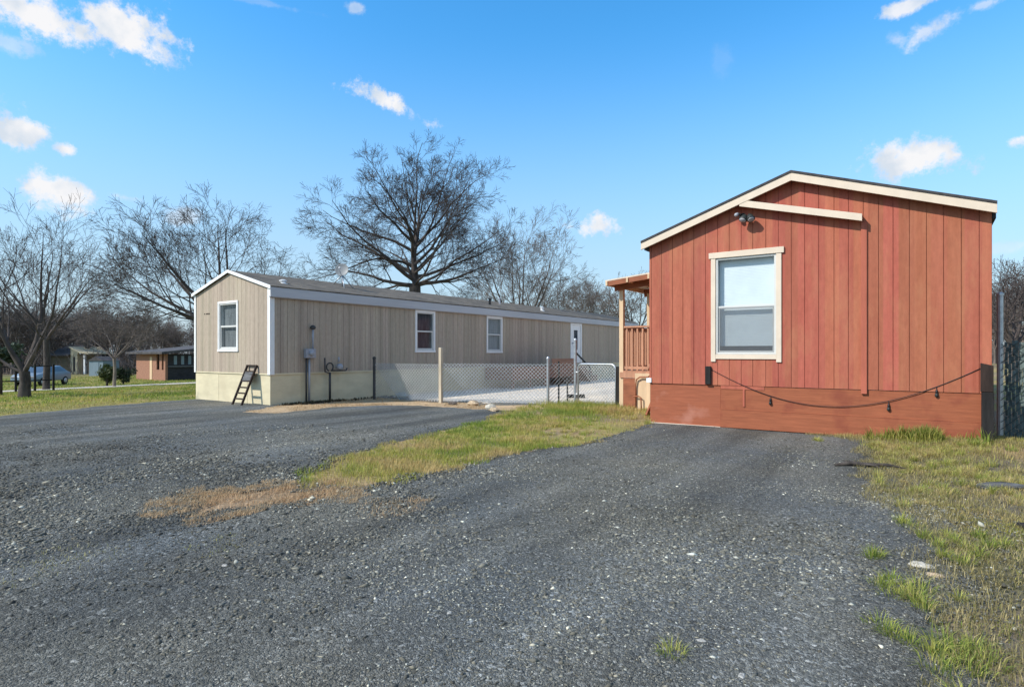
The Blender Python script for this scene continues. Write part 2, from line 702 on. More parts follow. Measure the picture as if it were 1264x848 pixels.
M['porch_wood'] = mat('orange_porch_wood', (0.47, 0.235, 0.14), 0.75, 0.12, (10, 10, 1.2), 0.25, 14)
M['porch_pale'] = mat('pale_pine_wood', (0.66, 0.47, 0.29), 0.75, 0.1, (10, 10, 1.2), 0.25, 14)
M['porch_brown'] = mat('brown_stained_wood', (0.30, 0.105, 0.05), 0.75, 0.16, (3, 3, 14), 0.25, 14)
M['deck_brown'] = mat('weathered_brown_deck', (0.30, 0.17, 0.115), 0.85, 0.16, (2, 1.5, 16), 0.25, 14)
M['slat_fence'] = mat('dark_green_slats', (0.125, 0.165, 0.155), 0.6, 0.28, (20, 20, 4), 0.2, spec=0.35)
M['fence_wire_dark'] = mat('dark_coated_wire', (0.05, 0.07, 0.068), 0.5, 0.1)
M['bark'] = mat('grey_bark', (0.135, 0.112, 0.095), 0.95, 0.3, (9, 9, 2.5), 0.6, 14)
M['bark_dark'] = mat('dark_bark', (0.082, 0.068, 0.058), 0.95, 0.3, (9, 9, 2.5), 0.6, 14)
M['bark_pale'] = mat('pale_bark', (0.22, 0.185, 0.14), 0.95, 0.22, (9, 9, 2.5), 0.5, 14)
M['twig'] = mat('grey_brown_twigs', (0.105, 0.085, 0.078), 0.95, 0.25, (2, 2, 2))
M['twig_dark'] = mat('dark_twigs', (0.088, 0.073, 0.066), 0.95, 0.25, (2, 2, 2))
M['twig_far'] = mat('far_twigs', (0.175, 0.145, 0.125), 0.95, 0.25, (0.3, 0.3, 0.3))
M['leaf'] = tint_mat('evergreen_leaf', 0.6, 0.25)
M['grass'] = tint_mat('grass_blades', 0.6, 0.35)
M['stone'] = tint_mat('crushed_stone', 0.8, 0.0, 0.3)
M['rock_white'] = mat('pale_rock', (0.50, 0.455, 0.37), 0.9, 0.15, (14, 14, 14), 0.5)
M['rock_tan'] = mat('tan_rock', (0.50, 0.38, 0.25), 0.9, 0.2, (14, 14, 14), 0.5)
M['pebble'] = mat('pale_grey_pebble', (0.40, 0.38, 0.34), 0.9, 0.2, (30, 30, 30))
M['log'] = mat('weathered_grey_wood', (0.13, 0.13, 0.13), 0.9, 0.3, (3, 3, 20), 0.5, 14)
M['brick'] = mat('orange_brick', (0.33, 0.165, 0.105), 0.85, 0.14, (4, 4, 12), 0.3)
M['far_roof'] = mat('dark_far_roof', (0.085, 0.078, 0.078), 0.9, 0.2, (2, 2, 2))
M['far_brown'] = mat('olive_brown_siding', (0.135, 0.11, 0.07), 0.85, 0.15, (1, 1, 8))
M['far_tan'] = mat('tan_cream_wall', (0.46, 0.40, 0.27), 0.8, 0.06)
M['far_dark'] = mat('dark_timber_and_shade', (0.04, 0.038, 0.04), 0.9, 0.2, (2, 2, 8))
M['shed_blue'] = mat('blue_grey_metal', (0.20, 0.26, 0.29), 0.6, 0.08, (8, 8, 1))
M['car_paint'] = mat('silver_blue_paint', (0.22, 0.27, 0.31), 0.35, 0.03, metal=0.3)
M['car_white'] = mat('white_paint', (0.7, 0.7, 0.7), 0.35, 0.03)
M['rubber'] = mat('tyre_rubber', (0.02, 0.02, 0.02), 0.8, 0.1)
M['red_lens'] = mat('red_lens', (0.4, 0.02, 0.02), 0.3, 0.05)
M['wire_line'] = mat('power_wire', (0.12, 0.13, 0.15), 0.6, 0.05)
M['dish'] = mat('dish_grey', (0.24, 0.25, 0.25), 0.5, 0.08)
M['plastic_white'] = mat('white_plastic', (0.75, 0.75, 0.74), 0.4, 0.05)


def screen_mat():
    m = bpy.data.materials.new('insect_screen')
    m.use_nodes = True
    nt = m.node_tree
    nt.nodes.clear()
    N, L = nt.nodes.new, nt.links.new
    out = N('ShaderNodeOutputMaterial')
    tr = N('ShaderNodeBsdfTransparent')
    df = N('ShaderNodeBsdfDiffuse')
    df.inputs[0].default_value = (0.20, 0.21, 0.22, 1)
    tc = N('ShaderNodeTexCoord')
    nz = N('ShaderNodeTexNoise')
    nz.inputs['Scale'].default_value = 5
    L(tc.outputs['Object'], nz.inputs['Vector'])
    mr = N('ShaderNodeMapRange')
    mr.inputs['To Min'].default_value = 0.34
    mr.inputs['To Max'].default_value = 0.46
    L(nz.outputs[0], mr.inputs['Value'])
    mx = N('ShaderNodeMixShader')
    L(mr.outputs[0], mx.inputs[0])
    L(tr.outputs[0], mx.inputs[1])
    L(df.outputs[0], mx.inputs[2])
    L(mx.outputs[0], out.inputs[0])
    return m


M['screen'] = screen_mat()


def shingle_mat():
    m, nt, b, out = new_mat('brown_grey_shingles')
    N, L = nt.nodes.new, nt.links.new
    tc = N('ShaderNodeTexCoord')
    sp = N('ShaderNodeSeparateXYZ')
    L(tc.outputs['Object'], sp.inputs[0])
    cb = N('ShaderNodeCombineXYZ')
    L(sp.outputs[1], cb.inputs[0])
    L(sp.outputs[0], cb.inputs[1])
    br = N('ShaderNodeTexBrick')
    br.inputs['Scale'].default_value = 1
    br.inputs['Brick Width'].default_value = 0.32
    br.inputs['Row Height'].default_value = 0.14
    br.inputs['Mortar Size'].default_value = 0.006
    br.inputs['Color1'].default_value = (0.145, 0.118, 0.085, 1)
    br.inputs['Color2'].default_value = (0.095, 0.08, 0.062, 1)
    br.inputs['Mortar'].default_value = (0.035, 0.03, 0.025, 1)
    L(cb.outputs[0], br.inputs['Vector'])
    nz = N('ShaderNodeTexNoise')
    nz.inputs['Scale'].default_value = 1.6
    nz.inputs['Detail'].default_value = 8
    nz.inputs['Roughness'].default_value = 0.7
    L(tc.outputs['Object'], nz.inputs['Vector'])
    mr = N('ShaderNodeMapRange')
    mr.inputs['From Min'].default_value = 0.3
    mr.inputs['From Max'].default_value = 0.7
    mr.inputs['To Min'].default_value = 0.6
    mr.inputs['To Max'].default_value = 1.4
    L(nz.outputs[0], mr.inputs['Value'])
    hs = N('ShaderNodeHueSaturation')
    L(br.outputs[0], hs.inputs['Color'])
    L(mr.outputs[0], hs.inputs['Value'])
    L(hs.outputs[0], b.inputs['Base Color'])
    b.inputs['Roughness'].default_value = 0.95
    bp = N('ShaderNodeBump')
    bp.inputs['Strength'].default_value = 0.6
    bp.inputs['Distance'].default_value = 0.01
    L(br.outputs['Fac'], bp.inputs['Height'])
    bp.invert = True
    L(bp.outputs[0], b.inputs['Normal'])
    return m


M['shingle'] = shingle_mat()


def gravel_mat(name, stops, s1=34, s2=85, tone=((0.82, 0.87, 0.95), (1.12, 1.06, 0.97)), big=0.55, bump=0.9, gain=(0.60, 1.42)):
    m, nt, b, out = new_mat(name)
    N, L = nt.nodes.new, nt.links.new
    tc = N('ShaderNodeTexCoord')
    wp = N('ShaderNodeTexNoise')
    wp.inputs['Scale'].default_value = 30
    L(tc.outputs['Object'], wp.inputs['Vector'])
    wm = N('ShaderNodeMixRGB')
    wm.blend_type = 'ADD'
    wm.inputs[0].default_value = 0.02
    L(tc.outputs['Object'], wm.inputs[1])
    L(wp.outputs['Color'], wm.inputs[2])
    cols, dist = [], []
    for sc in (s1, s2):
        v = N('ShaderNodeTexVoronoi')
        v.inputs['Scale'].default_value = sc
        L(wm.outputs[0], v.inputs['Vector'])
        sx = N('ShaderNodeSeparateColor')
        L(v.outputs['Color'], sx.inputs[0])
        rp = N('ShaderNodeValToRGB')
        cr = rp.color_ramp
        while len(cr.elements) < len(stops):
            cr.elements.new(0.5)
        for e, (p, c) in zip(cr.elements, stops):
            e.position = p
            e.color = (*c, 1)
        L(sx.outputs[0], rp.inputs[0])
        cols.append(rp.outputs[0])
        dist.append(v.outputs['Distance'])
    mz = N('ShaderNodeTexNoise')
    mz.inputs['Scale'].default_value = 9
    mz.inputs['Detail'].default_value = 4
    L(tc.outputs['Object'], mz.inputs['Vector'])
    mk = N('ShaderNodeMapRange')
    mk.inputs['From Min'].default_value = 0.4
    mk.inputs['From Max'].default_value = 0.6
    L(mz.outputs[0], mk.inputs['Value'])
    mx = N('ShaderNodeMixRGB')
    L(mk.outputs[0], mx.inputs[0])
    L(cols[0], mx.inputs[1])
    L(cols[1], mx.inputs[2])
    # broad tone patches
    bn = N('ShaderNodeTexNoise')
    bn.inputs['Scale'].default_value = big
    bn.inputs['Detail'].default_value = 5
    bn.inputs['Roughness'].default_value = 0.55
    L(tc.outputs['Object'], bn.inputs['Vector'])
    tr = N('ShaderNodeValToRGB')
    tr.color_ramp.elements[0].position = 0.36
    tr.color_ramp.elements[1].position = 0.66
    tr.color_ramp.elements[0].color = (*tone[0], 1)
    tr.color_ramp.elements[1].color = (*tone[1], 1)
    L(bn.outputs[0], tr.inputs[0])
    mu = N('ShaderNodeMixRGB')
    mu.blend_type = 'MULTIPLY'
    mu.inputs[0].default_value = 1
    L(mx.outputs[0], mu.inputs[1])
    L(tr.outputs[0], mu.inputs[2])
    # streaked wheel-track tone along Y
    sm = N('ShaderNodeMapping')
    sm.inputs['Rotation'].default_value = (0, 0, R(8))
    sm.inputs['Scale'].default_value = (1.3, 0.16, 1)
    L(tc.outputs['Object'], sm.inputs['Vector'])
    sn = N('ShaderNodeTexNoise')
    sn.inputs['Scale'].default_value = 1.2
    sn.inputs['Detail'].default_value = 5
    L(sm.outputs[0], sn.inputs['Vector'])
    sr = N('ShaderNodeMapRange')
    sr.inputs['From Min'].default_value = 0.32
    sr.inputs['From Max'].default_value = 0.68
    sr.inputs['To Min'].default_value = gain[0]
    sr.inputs['To Max'].default_value = gain[1]
    L(sn.outputs[0], sr.inputs['Value'])
    hs = N('ShaderNodeHueSaturation')
    L(mu.outputs[0], hs.inputs['Color'])
    L(sr.outputs[0], hs.inputs['Value'])
    L(hs.outputs[0], b.inputs['Base Color'])
    b.inputs['Roughness'].default_value = 0.9
    b.inputs['Specular IOR Level'].default_value = 0.25
    ad = N('ShaderNodeMath')
    ad.operation = 'ADD'
    L(dist[0], ad.inputs[0])
    L(dist[1], ad.inputs[1])
    bp = N('ShaderNodeBump')
    bp.inputs['Strength'].default_value = bump
    bp.inputs['Distance'].default_value = 0.012
    bp.invert = True
    L(ad.outputs[0], bp.inputs['Height'])
    L(bp.outputs[0], b.inputs['Normal'])
    return m


M['gravel'] = gravel_mat('dark_blue_gravel', [(0.0, (0.052, 0.052, 0.046)), (0.45, (0.095, 0.095, 0.083)), (0.78, (0.146, 0.144, 0.125)),
                                               (0.94, (0.22, 0.22, 0.20)), (1.0, (0.38, 0.37, 0.33))], 60, 140, bump=0.7)
M['gravel_white'] = gravel_mat('pale_gravel', [(0.0, (0.46, 0.39, 0.30)), (0.5, (0.68, 0.60, 0.48)), (1.0, (0.85, 0.79, 0.68))],
                               26, 60, ((0.92, 0.92, 0.95), (1.05, 1.0, 0.95)), gain=(0.9, 1.08))
M['road'] = gravel_mat('pale_dirt_road', [(0.0, (0.34, 0.30, 0.25)), (0.5, (0.48, 0.43, 0.36)), (1.0, (0.62, 0.57, 0.5))], 20, 50,
                       ((0.9, 0.9, 0.9), (1.08, 1.04, 1.0)), gain=(0.85, 1.1))


def ground_mat():
    m, nt, b, out = new_mat('soil_and_turf')
    N, L = nt.nodes.new, nt.links.new
    tc = N('ShaderNodeTexCoord')
    at = N('ShaderNodeAttribute')
    at.attribute_name = 'tint'
    nz = N('ShaderNodeTexNoise')
    nz.inputs['Scale'].default_value = 14
    nz.inputs['Detail'].default_value = 8
    nz.inputs['Roughness'].default_value = 0.75
    L(tc.outputs['Object'], nz.inputs['Vector'])
    mr = N('ShaderNodeMapRange')
    mr.inputs['From Min'].default_value = 0.3
    mr.inputs['From Max'].default_value = 0.7
    mr.inputs['To Min'].default_value = 0.55
    mr.inputs['To Max'].default_value = 1.4
    L(nz.outputs[0], mr.inputs['Value'])
    hs = N('ShaderNodeHueSaturation')
    L(at.outputs['Color'], hs.inputs['Color'])
    L(mr.outputs[0], hs.inputs['Value'])
    L(hs.outputs[0], b.inputs['Base Color'])
    b.inputs['Roughness'].default_value = 0.95
    b.inputs['Specular IOR Level'].default_value = 0.1
    bp = N('ShaderNodeBump')
    bp.inputs['Strength'].default_value = 0.8
    bp.inputs['Distance'].default_value = 0.02
    L(nz.outputs[0], bp.inputs['Height'])
    L(bp.outputs[0], b.inputs['Normal'])
    return m


M['ground'] = ground_mat()

# ------------------------------------------------------------------ ground
MEDIAN = [(-5.56, 3.95), (-5.86, 4.47), (-6.15, 5.21), (-6.54, 6.85), (-7.04, 9.19), (-7.59, 10.9), (-7.9, 12.2), (-6.8, 13.2),
          (-5.0, 13.2), (-4.3, 10.9), (-4.25, 9.6), (-3.97, 7.9), (-4.3, 7.33), (-4.47, 6.17), (-4.46, 5.21), (-4.51, 4.25), (-4.63, 3.82), (-5.04, 3.75)]
STRAW_A = [(-5.45, 2.5), (-5.63, 2.73), (-5.7, 2.95), (-5.4, 3.45), (-5.3, 3.65), (-4.65, 3.84), (-4.48, 3.8), (-4.43, 3.38), (-4.55, 2.9), (-4.73, 2.51), (-5.1, 2.4)]
STRAW_B = [(-4.04, 3.66), (-3.87, 3.89), (-3.59, 3.64), (-3.67, 3.46)]
GREEN_C = [(-4.34, 2.25), (-4.23, 2.49), (-3.97, 2.6), (-3.83, 2.47), (-4.0, 2.18)]
STRAW_D = [(-4.55, 1.34), (-4.61, 1.58), (-4.45, 1.59), (-4.32, 1.31)]
DIRT_E = [(-12.74, 7.52), (-13.43, 8.78), (-13.56, 10.44), (-13.5, 12.2), (-10.9, 11.95), (-9.0, 11.9), (-7.6, 12.4),
          (-7.55, 11.1), (-8.71, 11.0), (-10.5, 10.9), (-11.4, 10.1), (-11.9, 9.04), (-11.6, 7.6)]
RIGHT = [(-1.3, 10.9), (-0.81, 10.24), (-0.52, 8.86), (-0.30, 7.48), (-0.36, 6.49), (0.10, 5.7), (0.14, 5.08), (0.10, 4.62), (0.06, 4.07),
         (0.07, 3.64), (0.12, 3.29), (0.18, 2.88), (0.5, -6), (60, -6), (60, 40), (0.8, 40), (0.6, 10.9)]
VERGE = [(-12.0, -6), (-15.2, 2.0), (-15.98, 4.01), (-16.38, 4.98), (-16.86, 6.11), (-17.15, 7.35), (-17.3, 8.9), (-17.3, 40), (-90, 40), (-90, -40), (-14, -40)]
YARD = [(-13.6, 12.3), (-10.8, 12.0), (-9.2, 12.0), (-7.8, 12.75), (-7.1, 13.5), (-5.9, 13.5), (-5.9, 16.5), (-4.4, 16.5), (-4.4, 34), (-13.6, 34)]

GREEN = np.array((0.115, 0.155, 0.030))
OLIVE = np.array((0.24, 0.22, 0.065))
STRAWC = np.array((0.42, 0.27, 0.135))
DIRTC = np.array((0.235, 0.175, 0.115))


def ground_tint(X, Y):
    n = fbm(X * 0.8, Y * 0.8, 3, 4)
    n2 = fbm(X * 2.6, Y * 2.6, 31, 4)
    g = np.clip((n - 0.40) * 4, 0, 1)[..., None]
    base = DIRTC * (1 - g) + OLIVE * g
    k = np.clip((n2 - 0.48) * 5, 0, 1)[..., None]
    base = base * (1 - 0.6 * k) + STRAWC * 0.6 * k
    for P_, c_, w_ in ((STRAW_A, (0.30, 0.21, 0.13), .35), (STRAW_B, (0.42, 0.26, 0.14), .2), (GREEN_C, (0.26, 0.22, 0.07), .2), (STRAW_D, (0.30, 0.26, 0.13), .2), (DIRT_E, (0.42, 0.30, 0.18), .3)):
        m_ = sstep(-w_, 0.0, poly_sd(X, Y, P_))[..., None]
        base = base * (1 - m_) + np.array(c_) * (0.65 + 0.7 * n2[..., None]) * m_
    # stony grey-brown soil under the weeds on the right
    rt = (sstep(-2.5, -1.0, X) * sstep(9.8, 8.8, Y))[..., None]
    base = base * (1 - rt) + (np.array((0.135, 0.118, 0.088)) * (1 - 0.7 * g) + OLIVE * 0.55 * 0.7 * g + STRAWC * 0.25 * k) * rt
    verge = sstep(-15.5, -18, X)[..., None]
    vcol = OLIVE * 0.9 * (1 - g) + GREEN * 1.05 * g
    vcol = vcol * (1 - .35 * k) + STRAWC * .35 * k
    base = base * (1 - verge) + vcol * verge
    far = sstep(66, 90, np.hypot(X, Y))[..., None]
    base = base * (1 - far) + np.array((0.11, 0.092, 0.072)) * far
    return base


def grid_axis(lo, hi, step, far_lo, far_hi):
    c = np.arange(lo, hi + step / 2, step)
    l = [lo]
    s = step
    while l[-1] > far_lo:
        s *= 1.35
        l.append(l[-1] - s)
    r = [c[-1]]
    s = step
    while r[-1] < far_hi:
        s *= 1.35
        r.append(r[-1] + s)
    return np.concatenate([l[:0:-1], c, r[1:]])


def build_ground():
    xs = grid_axis(-60, 6, 0.25, -900, 700)
    ys = grid_axis(-6, 40, 0.25, -600, 1000)
    X, Y = np.meshgrid(xs, ys, indexing='ij')
    Z = terr(X, Y)
    nx, ny = X.shape
    idx = np.arange(nx * ny).reshape(nx, ny)
    F = np.stack([idx[:-1, :-1], idx[1:, :-1], idx[1:, 1:], idx[:-1, 1:]], -1).reshape(-1, 4)
    V = np.stack([X, Y, Z], -1).reshape(-1, 3)
    C = ground_tint(X, Y).reshape(-1, 3)
    structure(obj_me('ground', mesh_np('ground', V, F, C, True), M['ground']))


def sheet(name, mt, x0, x1, y0, y1, step, sdf, lift=0.014, slope=0.10):
    xs = np.arange(x0, x1, step)
    ys = np.arange(y0, y1, step)
    X, Y = np.meshgrid(xs, ys, indexing='ij')
    sd = sdf(X, Y)
    # follow the same coarse interpolation as the ground, staying just above or below it
    h = np.clip(sd * slope, -0.05, lift)
    Z = terr(X, Y) + h
    nx, ny = X.shape
    idx = np.arange(nx * ny).reshape(nx, ny)
    F = np.stack([idx[:-1, :-1], idx[1:, :-1], idx[1:, 1:], idx[:-1, 1:]], -1).reshape(-1, 4)
    keep = h.reshape(-1)[F].max(1) > -0.03
    F = F[keep]
    used = np.unique(F)
    rm = np.full(nx * ny, -1)
    rm[used] = np.arange(len(used))
    V = np.stack([X, Y, Z], -1).reshape(-1, 3)[used]
    o = obj_me(name, mesh_np(name, V, rm[F], None, True), mt)
    return structure(o)


def drive_sd(X, Y):
    e = (fbm(X * 1.7, Y * 1.7, 9, 4) - 0.5) * 0.9 + (fbm(X * 7, Y * 7, 12, 3) - 0.5) * 0.35
    d = np.full(np.shape(X), 5.0)
    for P in (MEDIAN, DIRT_E, VERGE):
        d = np.minimum(d, -poly_sd(X, Y, P) + e * 0.55)
    # on the right the stones thin out among the weeds
    dr = -poly_sd(X, Y, RIGHT)
    d = np.minimum(d, dr + e * (0.5 + 0.35 * sstep(9, 6, Y)) + 0.10)
    e2 = fbm(X * 9, Y * 4, 15, 4) - 0.5
    for P in (STRAW_A, STRAW_B):
        d = np.minimum(d, -poly_sd(X, Y, P) + e * 0.55 + e2 * 0.9 + 0.16)
    return d


build_ground()
sheet('gravel_driveway', M['gravel'], -17.9, 2.6, -5.0, 12.6, 0.05, drive_sd)
sheet('gravel_yard', M['gravel_white'], -13.6, -4.3, 11.6, 34, 0.1,
      lambda X, Y: poly_sd(X, Y, YARD) + (fbm(X * 2, Y * 2, 44, 4) - 0.5) * 0.5, 0.02)
ROAD = [(-29.5, -30), (-31.2, 2), (-31.9, 9.6), (-33.8, 15), (-36.0, 20), (-42, 33), (-48, 33), (-42, 20), (-39.5, 14), (-37.4, 8), (-36.5, 2), (-35, -30)]
sheet('dirt_road', M['road'], -49, -28.5, -12, 33, 0.25,
      lambda X, Y: poly_sd(X, Y, ROAD) + (fbm(X * 1, Y * 1, 50, 4) - 0.5) * 0.8, 0.03)


# ------------------------------------------------------------------ vegetation helpers (grass blades, stones)
rng = np.random.default_rng(7)


def blades(name, P, hgt, wid, cols, lean=0.5, label=None, cat='grass', az=None, ln=None):
    """P (n,2) positions, hgt (n), wid (n), cols (n,3): bent grass blades as one countless mass"""
    n = len(P)
    az = rng.uniform(0, 2 * np.pi, n) if az is None else az
    ln = rng.uniform(0.15, 1.0, n) * lean if ln is None else ln
    d = np.stack([np.cos(az), np.sin(az)], -1)
    s = np.stack([-np.sin(az + rng.normal(0, .6, n)), np.cos(az + rng.normal(0, .6, n))], -1)
    z0 = terr(P[:, 0], P[:, 1]) - 0.004
    V = np.zeros((n, 5, 3))
    w = wid[:, None] * 0.5
    V[:, 0, :2] = P - s * w
    V[:, 1, :2] = P + s * w
    V[:, 0, 2] = V[:, 1, 2] = z0
    m = P + d * (hgt * ln * 0.30)[:, None]
    V[:, 2, :2] = m + s * w * 0.8
    V[:, 3, :2] = m - s * w * 0.8
    V[:, 2, 2] = V[:, 3, 2] = z0 + hgt * 0.58 * np.sqrt(np.clip(1 - ln * ln * 0.5, 0.12, 1))
    V[:, 4, :2] = P + d * (hgt * ln)[:, None]
    V[:, 4, 2] = z0 + hgt * np.sqrt(np.clip(1 - ln * ln, 0.06, 1))
    b = np.arange(n)[:, None] * 5
    T = np.concatenate([b + [0, 1, 2], b + [0, 2, 3], b + [3, 2, 4]], 0)
    C = np.repeat(cols[:, None, :], 5, 1).copy()
    C[:, 4] = C[:, 4] * 0.55 + np.array((0.42, 0.36, 0.15)) * 0.45
    o = obj_me(name, mesh_np(name, V.reshape(-1, 3), T, C.reshape(-1, 3)), M['grass'])
    tag(o, label, cat, kind='stuff')
    return o


def sample(poly, n, dens, margin=0.0, seed=0):
    """points in a polygon, thinned by dens(x, y)"""
    r = np.random.default_rng(seed)
    P = np.asarray(poly)
    lo_, hi_ = P.min(0) - 0.3, P.max(0) + 0.3
    q = r.uniform(lo_, hi_, (n, 2))
    sd = poly_sd(q[:, 0], q[:, 1], poly)
    keep = (sd > margin + (fbm(q[:, 0] * 3, q[:, 1] * 3, seed + 3, 3) - 0.5) * 0.6)
    keep &= r.uniform(0, 1, n) < dens(q[:, 0], q[:, 1])
    return q[keep]


def grass_cols(P, green=0.6, seed=0):
    n = len(P)
    r = np.random.default_rng(seed + 100)
    f = np.clip((fbm(P[:, 0] * 1.6, P[:, 1] * 1.6, seed, 4) - 0.5) * 3.0 + green + r.normal(0, 0.16, n), 0, 1)[:, None]
    a = np.array((0.42, 0.31, 0.13))
    b = np.array((0.33, 0.31, 0.065))
    c = np.array((0.165, 0.225, 0.032))
    col = np.where(f < 0.5, a + (b - a) * (f * 2), b + (c - b) * (f * 2 - 1))
    return col * r.uniform(0.8, 1.45, (n, 1)) * 1.12


def bunches(name, C, rad, hgt, k, green, label, cat='grass', wid=(0.0022, 0.0045), seed=1):
    """bunch grass: blades rise from each crown C (m,2) and arch outwards; rad, hgt (m)"""
    m = len(C)
    i = np.repeat(np.arange(m), k)
    n = len(i)
    th = rng.uniform(0, 2 * np.pi, n)
    rr = np.sqrt(rng.uniform(0, 1, n))
    P = C[i] + np.stack([np.cos(th), np.sin(th)], -1) * (rr * rad[i])[:, None]
    az = th + rng.normal(0, 0.55, n)
    ln = np.clip(0.18 + 0.72 * rr + rng.normal(0, .12, n), 0.05, 0.985)
    h = hgt[i] * rng.uniform(0.45, 1.1, n)
    cols = grass_cols(C, 0.5, seed)[i]
    g = np.clip(green[i] + rng.normal(0, .22, n), 0, 1)[:, None]
    a, b, c = np.array((0.44, 0.33, 0.155)), np.array((0.34, 0.33, 0.075)), np.array((0.14, 0.205, 0.03))
    cols = np.where(g < .5, a + (b - a) * g * 2, b + (c - b) * (g * 2 - 1)) * rng.uniform(.8, 1.5, (n, 1)) * 1.12
    return blades(name, P, h, rng.uniform(wid[0], wid[1], n), cols, 1.0, label, cat, az, ln)


def strip_t(P):
    """0 at the far edge of the grass strip, 1 at its near edge where the grass has dried"""
    l = np.interp(P[:, 1], [3.9, 5.2, 6.9, 9.2, 10.9, 12.2], [-5.6, -6.15, -6.54, -7.04, -7.59, -7.9])
    r = np.interp(P[:, 1], [3.8, 5.2, 7.3, 7.9, 9.6, 10.9], [-4.63, -4.46, -4.3, -3.97, -4.25, -4.3])
    return np.clip((P[:, 0] - l) / (r - l), 0, 1)


def plant_grass():
    # grass strip between the two gravel drives
    P = sample(MEDIAN, 190000, lambda x, y: np.clip(0.12 + 1.6 * (fbm(x * 1.6, y * 1.6, 21, 4) - 0.30), 0.05, 1), -0.08, 1)
    # bare tan patch near the red house corner
    bare = poly_sd(P[:, 0], P[:, 1], [(-5.3, 8.6), (-5.2, 10.8), (-4.3, 11.2), (-3.9, 9.0), (-4.4, 7.6)])
    P = P[(bare < -0.1) | (rng.uniform(0, 1, len(P)) < 0.12)]
    n = len(P)
    lush = sstep(9.5, 12.5, P[:, 1])
    tall = 0.45 + 1.1 * fbm(P[:, 0] * 2.2, P[:, 1] * 2.2, 77, 3)
    blades('median_grass', P, rng.uniform(0.04, 0.095, n) * tall * (1 + 0.9 * lush), rng.uniform(0.003, 0.007, n),
           grass_cols(P, 0.82 - 0.62 * strip_t(P), 5), 0.8, 'strip of green and yellow grass running between the two gravel drives to the gate')
    r = np.random.default_rng(78)
    q = sample(MEDIAN, 1500, lambda x, y: np.clip(2.4 * (fbm(x * 1.2, y * 1.2, 21, 4) - 0.40), 0.04, 1), 0.05, 60)
    bunches('median_tufts', q, r.uniform(.03, .09, len(q)), r.uniform(.06, .13, len(q)) * (1 + .4 * sstep(9, 12, q[:, 1])), 60,
            np.clip(r.normal(.80, .22, len(q)) - .55 * strip_t(q), .05, .98), 'taller tufts standing in the grass strip between the gravel drives', wid=(.003, .006), seed=4)
    # straw-coloured thatch
    for k, (poly, lab) in enumerate(((STRAW_A, 'long patch of tan dead grass lying on the gravel'), (STRAW_B, 'small tan dead grass patch at the tip of the green strip'),
                                     (STRAW_D, 'faint yellowish patch of dry grass at the left of the gravel'))):
        P = sample(poly, (60000, 4200, 2200)[k], lambda x, y: np.clip(0.2 + 3.0 * (fbm(x * 5, y * 2.2, 8 + k, 4) - 0.40), 0.12, 1), -0.14, 40 + k)
        n = len(P)
        c = np.array((0.58, 0.40, 0.235)) * rng.uniform(0.6, 1.3, (n, 1))
        if k == 2:
            c = np.array((0.36, 0.33, 0.16)) * rng.uniform(0.7, 1.3, (n, 1))
        blades('dead_grass', P, rng.uniform(0.02, 0.06, n), rng.uniform(0.003, 0.006, n), c, 0.98, lab)
    P = sample(GREEN_C, 5000, lambda x, y: np.clip(3 * (fbm(x * 5, y * 4, 4, 3) - 0.42), 0, 1), -.1, 50)
    n = len(P)
    blades('weed_grass', P, rng.uniform(0.015, 0.04, n), rng.uniform(0.003, 0.006, n), grass_cols(P, 0.62, 8), 0.9,
           'small yellow green tuft patch near the dead grass on gravel')
    P = sample(DIRT_E, 90000, lambda x, y: np.clip(1.5 * (fbm(x * 2, y * 2, 14, 4) - 0.38), 0, 1), 0, 51)
    P = P[P[:, 0] < -7.8]
    n = len(P)
    blades('dry_grass', P, rng.uniform(0.02, 0.06, n), rng.uniform(0.005, 0.009, n), np.array((0.52, 0.37, 0.21)) * rng.uniform(0.6, 1.25, (n, 1)), 0.95,
           'strip of dry straw and dirt along the taupe home')
    q = np.stack([rng.uniform(-13.5, -12.9, 9000), rng.uniform(9.0, 12.6, 9000)], -1)
    q = q[rng.uniform(0, 1, len(q)) < np.clip(1.3 - (q[:, 0] + 13.5) * 2.6, 0, 1) * np.clip(3 * (fbm(q[:, 0] * 3, q[:, 1] * 2, 19, 3) - .38), 0, 1)]
    n = len(q)
    blades('leaf_litter', q, rng.uniform(.03, .09, n), rng.uniform(.012, .03, n), np.array((.05, .04, .028)) * rng.uniform(.5, 1.5, (n, 1)), .97, 'dark leaf litter along the foot of the cream skirting', 'leaf litter')
    # weedy ground on the right, as clumps
    def right_d(x, y):
        a = fbm(x * 1.5, y * 1.5, 61, 4)
        return np.clip(0.10 + 2.0 * (a - 0.45), 0.05, .6)
    RP = [(-1.3, 10.8), (-0.81, 10.24), (-0.52, 8.86), (-0.42, 7.48), (-0.40, 6.49), (0.02, 5.7), (0.10, 5.08), (0.05, 4.62), (0.02, 4.07),
          (0.03, 3.64), (0.08, 3.29), (0.14, 2.4), (0.9, 1.5), (4.2, 5.0), (5.0, 9.0), (4.5, 10.9)]
    P = sample(RP, 400000, right_d, 0, 52)
    n = len(P)
    near_wall = sstep(8.2, 9.6, P[:, 1])
    tall = 0.35 + 1.3 * fbm(P[:, 0] * 2.6, P[:, 1] * 2.6, 78, 3)
    h = rng.uniform(0.02, 0.055, n) * tall * (1 + 0.8 * near_wall)
    cols = grass_cols(P, 0.40, 15)
    blades('yard_weeds', P, h, rng.uniform(0.0025, 0.0055, n), cols, 0.85, 'patchy yellow green weeds and dry grass right of the gravel', 'weeds')
    # flat dead stalks and thatch among them
    P = sample(RP, 420000, lambda x, y: np.clip(0.45 + 2.0 * (fbm(x * 2.1, y * 2.1, 63, 4) - 0.42), 0.16, 1), -0.12, 55)
    n = len(P)
